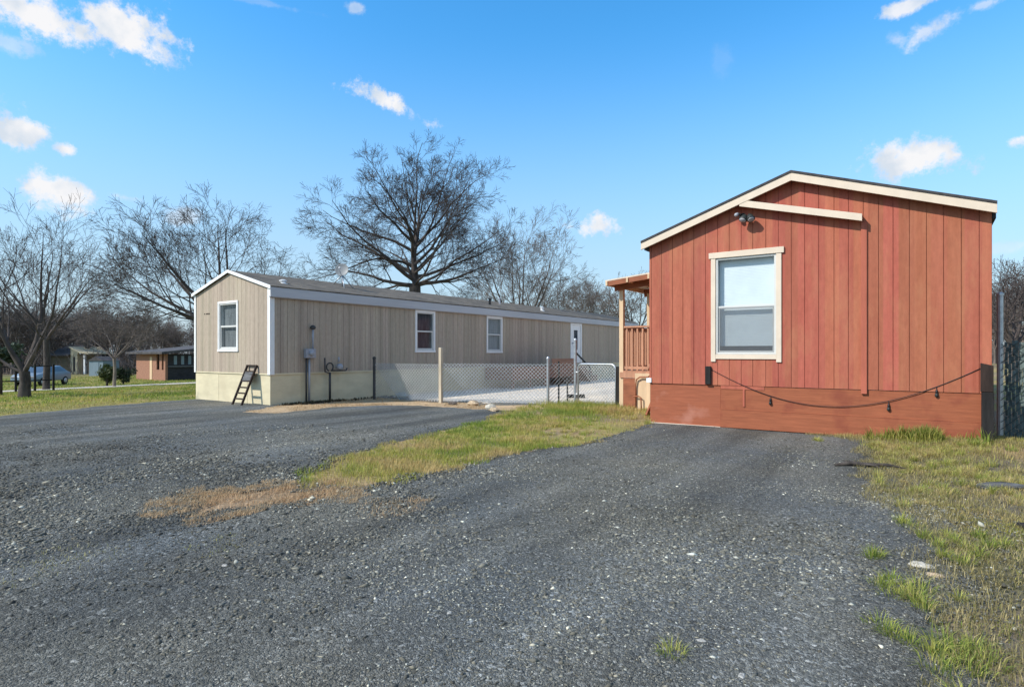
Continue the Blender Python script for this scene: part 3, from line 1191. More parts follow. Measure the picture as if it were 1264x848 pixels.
    cc = np.where(rng.uniform(0, 1, (n, 1)) < .45, np.array((0.42, 0.345, 0.16)), np.array((0.25, 0.21, 0.09))) * rng.uniform(.6, 1.35, (n, 1))
    blades('dead_stalks', P, rng.uniform(0.02, 0.085, n), rng.uniform(0.002, 0.005, n), cc, 0.985, 'flattened brown dead stalks among the weeds at right')
    # bunch grass: thick near the wall and fence, in islands nearer the gravel
    r = np.random.default_rng(77)
    q = r.uniform((-1.4, 1.2), (5.2, 10.9), (2600, 2))
    dn = np.clip(2.6 * (fbm(q[:, 0] * 1.1, q[:, 1] * 1.1, 61, 4) - 0.43), 0.02, 1) * (0.5 + 0.9 * sstep(5.5, 8.5, q[:, 1]))
    q = q[(poly_sd(q[:, 0], q[:, 1], RP) > 0.0) & (r.uniform(0, 1, len(q)) < dn)]
    hand = [(-0.16, 4.1), (-0.11, 3.98), (-0.07, 3.9), (-0.04, 3.84), (-0.14, 3.86), (-0.02, 4.02), (-0.2, 3.98), (0.0, 3.75), (-0.13, 3.32), (-0.06, 3.28), (-0.17, 3.4), (0.11, 3.24), (0.03, 3.22), (0.18, 3.38), (0.05, 3.07),
            (0.15, 3.12), (0.22, 3.25), (0.08, 3.36), (0.18, 5.23), (0.3, 4.95), (0.1, 4.8), (0.24, 5.1), (0.08, 5.05), (0.36, 5.2), (0.0, 5.2), (0.2, 4.75), (0.45, 5.3), (0.14, 5.35), (0.33, 5.45), (-0.28, 4.5), (-0.25, 4.55),
            (-0.1, 5.5), (-0.15, 5.6), (-0.3, 8.5), (-0.1, 8.75), (0.3, 8.1), (0.5, 7.9), (0.0, 8.2), (0.3, 7.5), (0.0, 7.05), (0.15, 7.2), (0.6, 7.75), (-1.35, 10.0), (-1.30, 9.93), (-0.92, 2.56), (-0.37, 7.0), (-0.55, 10.4), (-0.2, 10.1)]
    C = np.concatenate([np.array(hand), q])
    m = len(C)
    hh = np.concatenate([r.uniform(.08, .13, len(hand)), r.uniform(.06, .15, len(q))])
    gr = np.concatenate([r.uniform(.55, .9, len(hand)), np.clip(r.normal(.48, .22, len(q)) + .12 * sstep(6, 8.5, q[:, 1]) + 1.2 * (fbm(q[:, 0] * .9, q[:, 1] * .9, 66, 3) - .5), .05, .95)])
    bunches('bunch_grass', C, r.uniform(.025, .075, m), hh, 95, gr, 'arching tufts of green and straw coloured bunch grass right of the gravel', seed=3)
    # leafy weeds along the foot of the red wall
    q = np.stack([rng.uniform(-0.75, 0.75, 5200), 10.5 - np.abs(rng.normal(0, .16, 5200))], -1)
    q = q[rng.uniform(0, 1, len(q)) < np.clip(3 * (fbm(q[:, 0] * 3, q[:, 1] * 0 + 4, 91, 3) - .35), 0, 1)]
    n = len(q)
    blades('wall_weeds', q, rng.uniform(0.06, 0.26, n) * (0.5 + fbm(q[:, 0] * 4, q[:, 1], 92, 2)), rng.uniform(0.006, 0.014, n),
           grass_cols(q, 0.85, 33) * 0.75, 0.75, 'dark green weeds growing along the foot of the red wall', 'weeds')
    # verge on the left
    VP = [(-15.5, 2.0), (-16.38, 4.98), (-16.86, 6.11), (-17.15, 7.35), (-17.35, 8.9), (-19, 16), (-33, 18), (-30, 0), (-22, -2)]
    P = sample(VP, 110000, lambda x, y: np.clip(0.3 + 2.2 * (fbm(x * 0.7, y * 0.7, 71, 4) - 0.35), 0.12, 1), 0, 53)
    n = len(P)
    edge = sstep(-19, -16.5, P[:, 0])
    cols = grass_cols(P, 0.66, 25) * (1 - 0.0 * edge[:, None])
    cols = cols * (1 - 0.5 * edge[:, None]) + np.array((0.42, 0.33, 0.15)) * 0.5 * edge[:, None]
    blades('verge_grass', P, rng.uniform(0.04, 0.10, n) * (0.5 + fbm(P[:, 0], P[:, 1], 79, 3)) * (1 - .5 * edge) * (1 - .5 * sstep(-22, -29, P[:, 0])), rng.uniform(0.010, 0.022, n), cols, 0.8,
           'band of green verge grass beyond the far edge of the gravel')
    FP = [(-37, 0), (-40, 14), (-48, 32), (-66, 34), (-72, 0)]
    P = sample(FP, 45000, lambda x, y: np.clip(0.4 + 1.6 * (fbm(x * 0.5, y * 0.5, 73, 4) - 0.35), 0.1, 1), 0, 54)
    n = len(P)
    blades('lawn_grass', P, rng.uniform(0.06, 0.16, n), rng.uniform(0.02, 0.05, n), grass_cols(P, 0.75, 27) * 0.85, 0.8, 'short lawn grass beyond the pale road')


plant_grass()


def scatter_stones():
    """loose angular stones over the gravel, thicker near the viewer's end of the drive"""
    r = np.random.default_rng(3)
    n = 420000
    d = 1.6 + 9.4 * r.uniform(0, 1, n) ** 1.0
    a = d * r.uniform(-1.0, 0.98, n)
    c, s = math.cos(YAW), math.sin(YAW)
    X = a * c - d * s
    Y = a * s + d * c
    sd = drive_sd(X, Y)
    dens = np.clip(1.5 - d / 8.5, 0.10, 1.0) * np.clip(0.35 + 2.4 * (fbm(X * 0.9, Y * 0.9, 6, 4) - 0.36), 0.22, 1)
    dens *= np.clip(d / 6.0, 0.3, 1)
    k = ((sd > -0.06) | ((poly_sd(X, Y, RIGHT) > 0) & (r.uniform(0, 1, n) < .30))) & (r.uniform(0, 1, n) < dens)
    X, Y, d = X[k], Y[k], d[k]
    n = len(X)
    coarse = np.clip(0.75 + 1.4 * (fbm(X * 0.7, Y * 0.7, 16, 3) - 0.45), 0.55, 1.4) * (1 + 0.55 * sstep(-1.2, -3.6, X + 0.25 * Y))
    sz = np.exp(r.normal(math.log(0.0056), 0.40, n)) * coarse
    sz = np.clip(sz, 0.0028, 0.024)
    base = np.array([(1, 0, 0), (-1, 0, 0), (0, 1, 0), (0, -1, 0), (0, 0, 1), (0, 0, -1)], float)
    V = base[None] * (1 + r.uniform(-0.35, 0.35, (n, 6, 3)) * 0.9) + r.uniform(-0.28, 0.28, (n, 6, 3))
    sc = np.stack([sz * r.uniform(1.0, 2.1, n), sz * r.uniform(0.6, 1.1, n), sz * r.uniform(0.4, 0.8, n)], -1)
    V = V * sc[:, None, :]
    th = r.uniform(0, 2 * np.pi, n)
    ti = r.normal(0, 0.35, n)
    # tilt about x, then spin about z
    y2 = V[..., 1] * np.cos(ti)[:, None] - V[..., 2] * np.sin(ti)[:, None]
    z2 = V[..., 1] * np.sin(ti)[:, None] + V[..., 2] * np.cos(ti)[:, None]
    x3 = V[..., 0] * np.cos(th)[:, None] - y2 * np.sin(th)[:, None]
    y3 = V[..., 0] * np.sin(th)[:, None] + y2 * np.cos(th)[:, None]
    Z = terr(X, Y) + 0.013 + sz * 0.12
    V = np.stack([x3 + X[:, None], y3 + Y[:, None], z2 + Z[:, None]], -1)
    T = np.array([(0, 2, 4), (2, 1, 4), (1, 3, 4), (3, 0, 4), (2, 0, 5), (1, 2, 5), (3, 1, 5), (0, 3, 5)])
    F = (np.arange(n)[:, None, None] * 6 + T[None]).reshape(-1, 3)
    t = r.uniform(0, 1, n)
    lev = np.interp(t, [0, 0.4, 0.78, 0.93, 0.982, 1], [0.055, 0.095, 0.145, 0.215, 0.36, 0.6])
    lev *= np.clip(0.95 + 2.0 * (fbm(X * 0.8, Y * 0.8, 26, 4) - 0.47), 0.6, 1.7)
    hue = r.uniform(0, 1, n)[:, None]
    cool, warm = np.array((0.97, 0.97, 0.83)), np.array((1.08, 0.98, 0.72))
    C = lev[:, None] * (cool * hue + warm * (1 - hue))
    C = np.repeat(C[:, None, :], 6, 1).reshape(-1, 3)
    o = obj_me('loose_gravel', mesh_np('loose_gravel', V.reshape(-1, 3), F, C), M['stone'])
    tag(o, 'loose angular grey stones lying over the dark gravel drive', 'gravel', kind='stuff')
    print('stones', n)


scatter_stones()


# ------------------------------------------------------------------ walls and windows
def plank_wall(mb, u0, u1, z0, zt, holes, pos, board, gap=0.008, th=0.012, back=0.09, kinks=(), jitter=0.0, seed=1, first=0.0):
    """vertical plank wall in the u-z plane. pos(u, depth, z) gives the 3d point, depth runs into the wall."""
    r = random.Random(seed)
    cuts = [u0]
    u = u0 + first if first else u0 + board
    while u < u1 - 0.03:
        cuts.append(u + r.uniform(-jitter, jitter))
        u += board
    cuts.append(u1)

    def poly(a, b, lo, hi, d0, d1):
        """lo, hi: functions of u"""
        us = [a] + [k for k in kinks if a + 1e-4 < k < b - 1e-4] + [b]
        pts = [pos(a, d0, lo(a)), pos(b, d0, lo(b))] + [pos(k, d0, hi(k)) for k in reversed(us)]
        off = Vector(pos(a, d1, lo(a))) - Vector(pos(a, d0, lo(a)))
        mb.prism(pts, off)

    def piece(a, b, d0, d1):
        marks = [a]
        for (h0, h1, _, _) in holes:
            for m in (h0, h1):
                if a + 1e-4 < m < b - 1e-4:
                    marks.append(m)
        marks = sorted(marks) + [b]
        for p, q in zip(marks[:-1], marks[1:]):
            mid = (p + q) / 2
            hs = sorted([h for h in holes if h[0] < mid < h[1]], key=lambda h: h[2])
            lo = z0
            for h in hs:
                poly(p, q, lambda u_, l=lo: l, lambda u_, t=h[2]: t, d0, d1)
                lo = h[3]
            poly(p, q, lambda u_, l=lo: l, zt, d0, d1)

    for a, b in zip(cuts[:-1], cuts[1:]):
        piece(a + gap / 2, b - gap / 2, 0.0, th + 0.002)
    piece(u0, u1, th, back)


def window_unit(parent, pos, u0, u1, z0, z1, trim, trim_mat, frame_mat, glass, blind_mat, screen=False, header=False, name='window', split=0.5, blind_gap=0.0, recess=0.11,
                blind_top=None, backdrop=None):
    """double-hung window in a hole u0..u1, z0..z1; depth<0 is outside the wall"""
    def bx(mb, a, b, d0, d1, c, d):
        p = [pos(a, d0, c), pos(b, d0, c), pos(b, d1, c), pos(a, d1, c)]
        q = [pos(a, d0, d), pos(b, d0, d), pos(b, d1, d), pos(a, d1, d)]
        return mb.hexa(p, q)
    t = trim
    mb = MB()
    if header:
        bx(mb, u0 - t - 0.035, u1 + t + 0.04, -0.034, 0.0, z1, z1 + t + 0.02)
        bx(mb, u0 - t, u0, -0.024, 0.0, z0 - t - 0.05, z1 - 0.001)
        bx(mb, u1, u1 + t, -0.024, 0.0, z0 - t - 0.05, z1 - 0.001)
        bx(mb, u0 + 0.001, u1 - 0.001, -0.022, 0.0, z0 - t, z0)
    else:
        bx(mb, u0 - t, u1 + t, -0.024, 0.0, z1, z1 + t)
        bx(mb, u0 - t, u0, -0.022, 0.0, z0, z1 - 0.001)
        bx(mb, u1, u1 + t, -0.022, 0.0, z0, z1 - 0.001)
        bx(mb, u0 - t - 0.01, u1 + t + 0.01, -0.030, 0.0, z0 - t, z0 - 0.001)
    w = obj(name, mb, trim_mat, parent, bevel=0.003)
    # vinyl frame and sashes
    f = 0.035
    mb = MB()
    g = 0.003
    for (a, b, c, d) in ((u0 + g, u0 + f, z0 + g, z1 - g), (u1 - f, u1 - g, z0 + g, z1 - g), (u0 + f, u1 - f, z1 - f, z1 - g), (u0 + f, u1 - f, z0 + g, z0 + f)):
        bx(mb, a, b, -0.006, 0.10, c, d)
    zm = z0 + (z1 - z0) * split
    bx(mb, u0 + f, u1 - f, 0.012, 0.05, zm - 0.022, zm + 0.026)
    # lower sash stiles
    for (a, b, c, d) in ((u0 + f, u0 + f + .028, z0 + f, zm - .022), (u1 - f - .028, u1 - f, z0 + f, zm - .022), (u0 + f + .028, u1 - f - .028, z0 + f, z0 + f + .03)):
        bx(mb, a, b, 0.016, 0.045, c, d)
    obj('frame', mb, frame_mat, w, bevel=0.002)
    mb = MB()
    a, b = u0 + f, u1 - f
    mb.add([pos(a, 0.030, z0 + f), pos(b, 0.030, z0 + f), pos(b, 0.030, zm), pos(a, 0.030, zm)], [(0, 1, 2, 3)])
    obj('pane', mb, glass, w)
    mb = MB()
    mb.add([pos(a, 0.024, zm), pos(b, 0.024, zm), pos(b, 0.024, z1 - f), pos(a, 0.024, z1 - f)], [(0, 1, 2, 3)])
    obj('pane', mb, glass, w)
    # blind or curtain in the reveal
    mb = MB()
    zb = z0 + f + blind_gap
    zt_ = z1 - f if blind_top is None else blind_top
    nsl = max(10, int((zt_ - zb) / 0.026))
    for i in range(nsl):
        c = zb + (zt_ - zb) * i / nsl
        d = zb + (zt_ - zb) * (i + 1) / nsl
        mb.hexa([pos(a, recess, c), pos(b, recess, c), pos(b, recess + .004, c), pos(a, recess + .004, c)],
                [pos(a, recess + .0035, d - .0005), pos(b, recess + .0035, d - .0005), pos(b, recess + .0075, d - .0005), pos(a, recess + .0075, d - .0005)])
    obj('blind', mb, blind_mat, w)
    mb = MB()
    k = recess + 0.05
    e = 0.06
    bx(mb, u0 - .02, u1 + .02, k + e, k + e + .02, z0 - .02, z1 + .02)
    bx(mb, u0 - .02, u0, 0.092, k + e, z0 - .02, z1 + .02)
    bx(mb, u1, u1 + .02, 0.092, k + e, z0 - .02, z1 + .02)
    bx(mb, u0, u1, 0.092, k + e, z0 - .02, z0)
    bx(mb, u0, u1, 0.092, k + e, z1, z1 + .02)
    obj('reveal', mb, backdrop or M['interior'], w)
    if screen:
        mb = MB()
        mb.add([pos(a, 0.008, z0 + f), pos(b, 0.008, z0 + f), pos(b, 0.008, zm), pos(a, 0.008, zm)], [(0, 1, 2, 3)])
        obj('insect_screen', mb, M['screen'], w)
    return w


# ------------------------------------------------------------------ red house
RX0, RX1, RY, RYB = -4.32, 0.79, 10.77, 24.5
RR = -1.80


def red_house():
    h = thing('red_house', (RX0, RY, 0), 'red plank mobile home with cream gable trim and one blinded window', 'house')
    ztop = 4.30
    sl = 0.338

    def roof_z(x):
        return ztop - sl * abs(x - RR)
    zt = lambda x: roof_z(x) - 0.03
    pos = lambda u, d, z: (u, RY + d, z)
    wx0, wx1, wz0, wz1 = -3.065, -2.055, 1.315, 3.03
    mb = MB()
    plank_wall(mb, RX0, RX1, 0.765, zt, [(wx0, wx1, wz0, wz1)], pos, 0.2045, gap=0.008, kinks=(RR,), jitter=0.012, seed=4, first=0.05)
    # side and rear walls
    mb.box(RX0, RX0 + 0.09, RY + 0.0905, RYB, 0.765, roof_z(RX0) - 0.04)
    mb.box(RX1 - 0.09, RX1, RY + 0.0905, RYB, 0.765, roof_z(RX1) - 0.04)
    mb.prism([(RX0 + .091, RYB - 0.09, .765), (RX1 - .091, RYB - .09, .765), (RX1 - .091, RYB - .09, zt(RX1 - .091)), (RR, RYB - .09, zt(RR)), (RX0 + .091, RYB - .09, zt(RX0 + .091))], (0, .09, 0))
    obj('wall', mb, M['red'], h)
    # corner boards at the two ends of the gable wall
    # skirting: left panel, worn right panel standing a little proud, low side runs
    mb = MB()
    mb.box(RX0 + .012, -2.99, RY + 0.022, RY + 0.05, -0.05, 0.762)
    mb.box(RX0 + .012, RX0 + .05, RY + 0.051, RYB, -0.1, 0.762)
    mb.box(RX1 - .06, RX1 - .02, RY + 0.051, RYB, -0.1, 0.762)
    obj('skirting', mb, M['red_skirt'], h)
    mb = MB()
    mb.box(-2.985, RX1 - 0.06, RY + 0.012, RY + 0.05, 0.335, 0.755)
    mb.box(-2.985, RX1 - 0.06, RY - 0.012, RY + 0.05, -0.05, 0.332)
    sk = obj('skirting', mb, M['red_skirt_b'], h)
    sk['label'] = 'worn overlapping red skirting boards with a step'
    mb = MB()
    mb.box(-2.98, -2.25, RY + 0.004, RY + 0.0118, 0.70, 0.758)
    mb.box(-2.6, -2.57, RY - 0.004, RY + 0.0115, 0.4, 0.70)
    obj('patch_board', mb, M['red_trim'], h)
    mb = MB()
    mb.box(RX0 + .02, -0.9, RY - 0.012, RY + 0.018, -0.06, 0.022)
    obj('sill_strip', mb, M['cream'], h)
    # roof slabs
    mb = MB()
    ov = 0.17
    e0, e1 = RX0 - 0.10, RX1 + 0.045
    for (xe, s) in ((e0, -1), (e1, 1)):
        a, b = (xe, roof_z(xe)), (RR, roof_z(RR))
        mb.prism([(a[0], RY - ov - .012, a[1] + .012), (b[0], RY - ov - .012, b[1] + .012), (b[0], RY - ov - .012, b[1] + .050), (a[0], RY - ov - .012, a[1] + .050)], (0, RYB - RY + 2 * ov, 0))
    roof = obj('roof', mb, M['shingle_edge'], h)
    mb = MB()
    th = 0.128
    for (xe) in (e0, e1):
        a, b = (xe, roof_z(xe) + .010), (RR, roof_z(RR) + .010)
        mb.prism([(a[0], RY - ov, a[1] - th), (b[0], RY - ov, b[1] - th), (b[0], RY - ov, b[1]), (a[0], RY - ov, a[1])], (0, 0.03, 0))
    obj('rake_trim', mb, M['cream'], roof, bevel=0.003)
    # soffit behind the trim, coloured dark to paint the overhang's shade
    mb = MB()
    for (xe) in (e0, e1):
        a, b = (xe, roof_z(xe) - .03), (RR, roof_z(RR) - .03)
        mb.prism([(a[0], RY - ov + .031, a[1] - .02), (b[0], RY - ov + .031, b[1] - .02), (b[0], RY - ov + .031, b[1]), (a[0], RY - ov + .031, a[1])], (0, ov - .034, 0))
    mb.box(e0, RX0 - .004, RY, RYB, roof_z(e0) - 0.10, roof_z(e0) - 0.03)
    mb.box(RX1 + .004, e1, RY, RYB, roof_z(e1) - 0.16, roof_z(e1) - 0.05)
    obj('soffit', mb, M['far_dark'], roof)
    # lower false gable: right-hand branch leaving the main rake
    mb = MB()
    ax, az = -2.62, 3.985
    bxx, bz = -0.79, 3.50
    t2 = 0.112
    mb.prism([(ax, RY - ov + .006, az - t2), (bxx, RY - ov + .006, bz - t2), (bxx, RY - ov + .006, bz), (ax, RY - ov + .006, az)], (0, 0.028, 0))
    g = obj('lower_gable', mb, M['cream'], h, bevel=0.003)
    mb = MB()
    mb.prism([(ax + .03, RY - ov + .035, az - .07), (bxx - .002, RY - ov + .035, bz - .075), (bxx - .002, RY - ov + .035, bz - .006), (ax + .03, RY - ov + .035, az - .006)], (0, ov - .037, 0))
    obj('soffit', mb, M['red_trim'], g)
    mb = MB()
    mb.box(-0.815, -0.735, RY - 0.03, RY - .001, 0.70, 3.40)
    obj('batten', mb, M['red_trim'], h, bevel=0.003)
    window_unit(h, pos, wx0, wx1, wz0, wz1, 0.082, M['cream'], M['vinyl'], M['glass'], M['blind'], screen=True, header=True, split=0.485, blind_gap=0.115, recess=0.12)
    # twin flood lamp and sensor under the gable
    mb = MB()
    mb.lathe((-2.60, RY - .001, 3.72), (0, -1, 0), [(0, .06), (.02, .06), (.03, .045)], 14)
    mb.tube([(-2.60, RY - .03, 3.72), (-2.53, RY - .10, 3.70), (-2.47, RY - .14, 3.68)], .018, 8)
    mb.tube([(-2.60, RY - .03, 3.73), (-2.66, RY - .09, 3.77)], .018, 8)
    fl = obj('floodlight', mb, M['dark_lamp'], h, smooth=True)
    for (hx, ax_) in ((-2.47, Vector((.35, -.42, -.8))), (-2.53, Vector((-.25, -.5, -.8)))):
        ax_.normalize()
        hp = Vector((hx, RY - .11, 3.72))
        mb = MB()
        mb.lathe(hp, ax_, [(0, .025), (.03, .045), (.09, .066), (.12, .070)], 14)
        hd = obj('lamp_head', mb, M['dark_lamp'], fl, smooth=True)
        mb = MB()
        mb.lathe(hp + ax_ * .121, ax_, [(0, .062), (.015, .045), (.024, .015)], 14)
        obj('bulb', mb, M['lens'], hd, smooth=True)
    mb = MB()
    mb.lathe((-2.66, RY - .09, 3.76), (-0.2, -0.7, -0.35), [(0, .02), (.02, .03), (.07, .034), (.085, .02)], 12)
    obj('motion_sensor', mb, M['grey_box'], fl, smooth=True)
    # white outlet cover at the corner
    mb = MB()
    mb.box(RX0 - .05, RX0 + .05, RY - .02, RY - .002, .775, .86)
    obj('corner_cap', mb, M['plastic_white'], h, bevel=.003)
    return h


red_house()

# short dark stub post on the wall, tall dark post at the corner, sagging string of bulbs between them
mb = MB()
mb.box(-3.245, -3.145, RY - 0.045, RY - 0.004, 0.775, 1.10)
o = recenter(obj('cable_post', mb, M['dark_post'], bevel=.006), (-3.195, RY - .035, .775))
tag(o, 'short dark post stub fixed to the red wall below the window', 'post')
zg = tz(.72, 10.66)
pt = thing('corner_post', (0.73, 10.66, zg), 'dark post with brown top at the right corner of the red house', 'post')
mb = MB()
mb.box(0.665, 0.80, 10.60, 10.72, zg - .1, 0.79)
obj('post_base', mb, M['dark_post'], pt, bevel=.006)
mb = MB()
mb.hexa([(0.655, 10.595, .793), (.795, 10.595, .793), (.795, 10.715, .793), (.655, 10.715, .793)], [(0.655, 10.595, 1.20), (.795, 10.595, 1.165), (.795, 10.715, 1.165), (.655, 10.715, 1.20)])
obj('post_top', mb, M['brown_post'], pt, bevel=.006)


def string_light():
    t = thing('string_light', (-3.1, 10.69, 1.03), 'thin dark cable of small bulbs sagging across the red skirting', 'string light')
    T = [(1.17, 1.045), (1.6, .83), (2.15, .61), (2.77, .497), (3.23, .48), (3.87, .596), (4.37, .80), (4.98, 1.12)]
    xs = np.linspace(1.17, 4.98, 40)
    co = np.polyfit([p[0] for p in T], [p[1] for p in T], 4)
    pts = [(RX0 + x, 10.763, float(np.polyval(co, x))) for x in xs]
    obj('cable', MB().tube(pts, .0055, 6), M['black_metal'], t, smooth=True)
    for tt in (2.17, 3.87, 4.47):
        z = float(np.polyval(co, tt))
        x = RX0 + tt
        mb = MB()
        mb.lathe((x, 10.763, z), (0, 0, -1), [(0, .004), (.045, .005), (.05, .014), (.09, .016), (.095, .013)], 10)
        so = obj('socket', mb, M['black_metal'], t, smooth=True)
        mb = MB()
        mb.lathe((x, 10.763, z - .094), (0, 0, -1), [(0, .013), (.02, .022), (.04, .024), (.058, .015), (.066, .005)], 10)
        obj('bulb', mb, M['dark_lamp'], so, smooth=True)


string_light()

# ------------------------------------------------------------------ porch of the red house
def porch():
    px0, px1, py0, py1 = -5.70, -4.36, 12.55, 14.3
    fz = 0.93
    p = thing('porch', (px0, py0, tz(px0, py0)), 'roofed wooden porch with railing on the left side of the red house', 'porch')
    g = tz(px0, py0) - 0.08
    k = 0.05
    mb = MB()
    for i in range(12):
        y = py0 + (py1 - py0) * i / 12
        mb.box(px0 - .05, px1, y + .003, y + (py1 - py0) / 12 - .003, fz - .03, fz)
    mb.box(px0 - .03, px1, py0 - .03, py0 - .002, fz - .16, fz - .032)
    mb.box(px0 - .03, px0, py0, py1, fz - .16, fz - .032)
    obj('deck', mb, M['porch_wood'], p)
    for (x, y, b) in ((px0 - .01, py0 + k, g), (px0 - .01, py1 - k, g), (px1 - .09, py0 + k, g)):
        mb = MB()
        top = 2.84 if x < -5 else 2.80
        mb.box(x - k, x + k, y - k, y + k, b, top)
        obj('post', mb, M['porch_pale'], p, bevel=.006)
    # railing front and left
    def rail(a, b):
        mb = MB()
        a, b = Vector((*a, 0)), Vector((*b, 0))
        up = Vector((0, 0, 1))
        mb.beam(a + up * 1.93, b + up * 1.93, .09, .04)
        r = obj('railing', mb, M['porch_wood'], p, bevel=.003)
        mb = MB()
        mb.beam(a + up * 1.00, b + up * 1.00, .04, .07)
        obj('bottom_rail', mb, M['porch_wood'], r, bevel=.003)
        n = max(2, int((b - a).length / .125))
        for i in range(n):
            q = a.lerp(b, (i + .5) / n)
            m2 = MB()
            m2.beam(q + up * .94, q + up * 1.908, .038, .038, (0, 1, 0))
            obj('baluster', m2, M['porch_wood'], r)
    rail((px0 + .05, py0 + k), (px1 - .14, py0 + k))
    rail((px0 - .01, py0 + .11), (px0 - .01, py1 - .11))
    # roof: beams, rafters, sheet; falls towards the left
    rx0, rx1 = px0 - .26, px1 + 0.03
    z0, z1 = 2.96, 3.11
    mb = MB()
    mb.hexa([(rx0, py0 - .32, z0), (rx1, py0 - .32, z1), (rx1, py1 + .25, z1), (rx0, py1 + .25, z0)],
            [(rx0, py0 - .32, z0 + .03), (rx1, py0 - .32, z1 + .03), (rx1, py1 + .25, z1 + .03), (rx0, py1 + .25, z0 + .03)])
    rf = obj('roof', mb, M['cream'], p)
    for y in (py0 - .02, py1 - .02):
        mb = MB()
        mb.beam((rx0 + .10, y, z0 - .105), (rx1, y, z1 - .105), .045, .19)
        obj('beam', mb, M['porch_brown'], rf)
    mb = MB()
    mb.beam((rx0 + .03, py0 - .30, z0 - .055), (rx1, py0 - .30, z1 - .055), .03, .10)
    obj('fascia', mb, M['porch_brown'], rf)
    for x in (-5.92, -5.42, -4.92, -4.44):
        zz = z0 + (z1 - z0) * (x - rx0) / (rx1 - rx0)
        mb = MB()
        mb.box(x - .022, x + .022, py0 - .335, py1 + .2, zz - .10, zz - .002)
        obj('rafter', mb, M['porch_pale'], rf)
    # solid plywood skirt under the deck and small trap door frame
    mb = MB()
    mb.box(px0 + .36, px0 + .99, py0 - .075, py0 - .035, g, fz - .05)
    sk = obj('skirt_panel', mb, M['porch_pale'], p, bevel=.003)
    mb = MB()
    mb.box(px0 + .05, px0 + .355, py0 - .02, py0 + .01, g, fz - .165)
    obj('skirt_panel', mb, M['porch_brown'], p)
    # stairs behind the panel at the wall side and leaning hand rail
    for i in range(4):
        mb = MB()
        mb.box(px0 + 1.06, px1 - .005, py0 - .06 - .22 * (i + 1), py0 - .06 - .22 * i, fz - .2 * (i + 1) - .04, fz - .2 * (i + 1))
        obj('stair_tread', mb, M['porch_pale'], p)
    mb = MB()
    for x in (px0 + 1.02,):
        mb.beam((x, py0 - .05, fz - .14), (x, py0 - 1.0, fz - .93), .035, .20)
    obj('stringer', mb, M['porch_brown'], p)
    mb = MB()
    mb.beam((px0 + 1.10, py0 - .10, 1.72), (px0 + .70, py0 - .16, .96), .04, .13, (0, -1, 0))
    obj('hand_rail', mb, M['porch_wood'], p, bevel=.004)
    return p


porch()
# dark hose hung on the porch skirt
mb = MB()
mb.tube([(-5.31, 12.45, .10), (-5.31, 12.44, .60), (-5.29, 12.43, .74), (-5.20, 12.42, .80), (-5.02, 12.42, .80), (-4.96, 12.43, .84)], .016, 8)
mb.tube([(-5.36, 12.42, .36), (-5.22, 12.41, .37), (-5.17, 12.41, .34), (-5.16, 12.41, .06)], .015, 8)
o = recenter(obj('garden_hose', mb, M['porch_brown'], smooth=True), (-5.3, 12.44, .1))
tag(o, 'thin brown hose hanging on the pale porch panel by the gate', 'hose')

# ------------------------------------------------------------------ taupe mobile home
TX0, TX1, TY, TYB = -17.24, -13.54, 8.71, 31.8


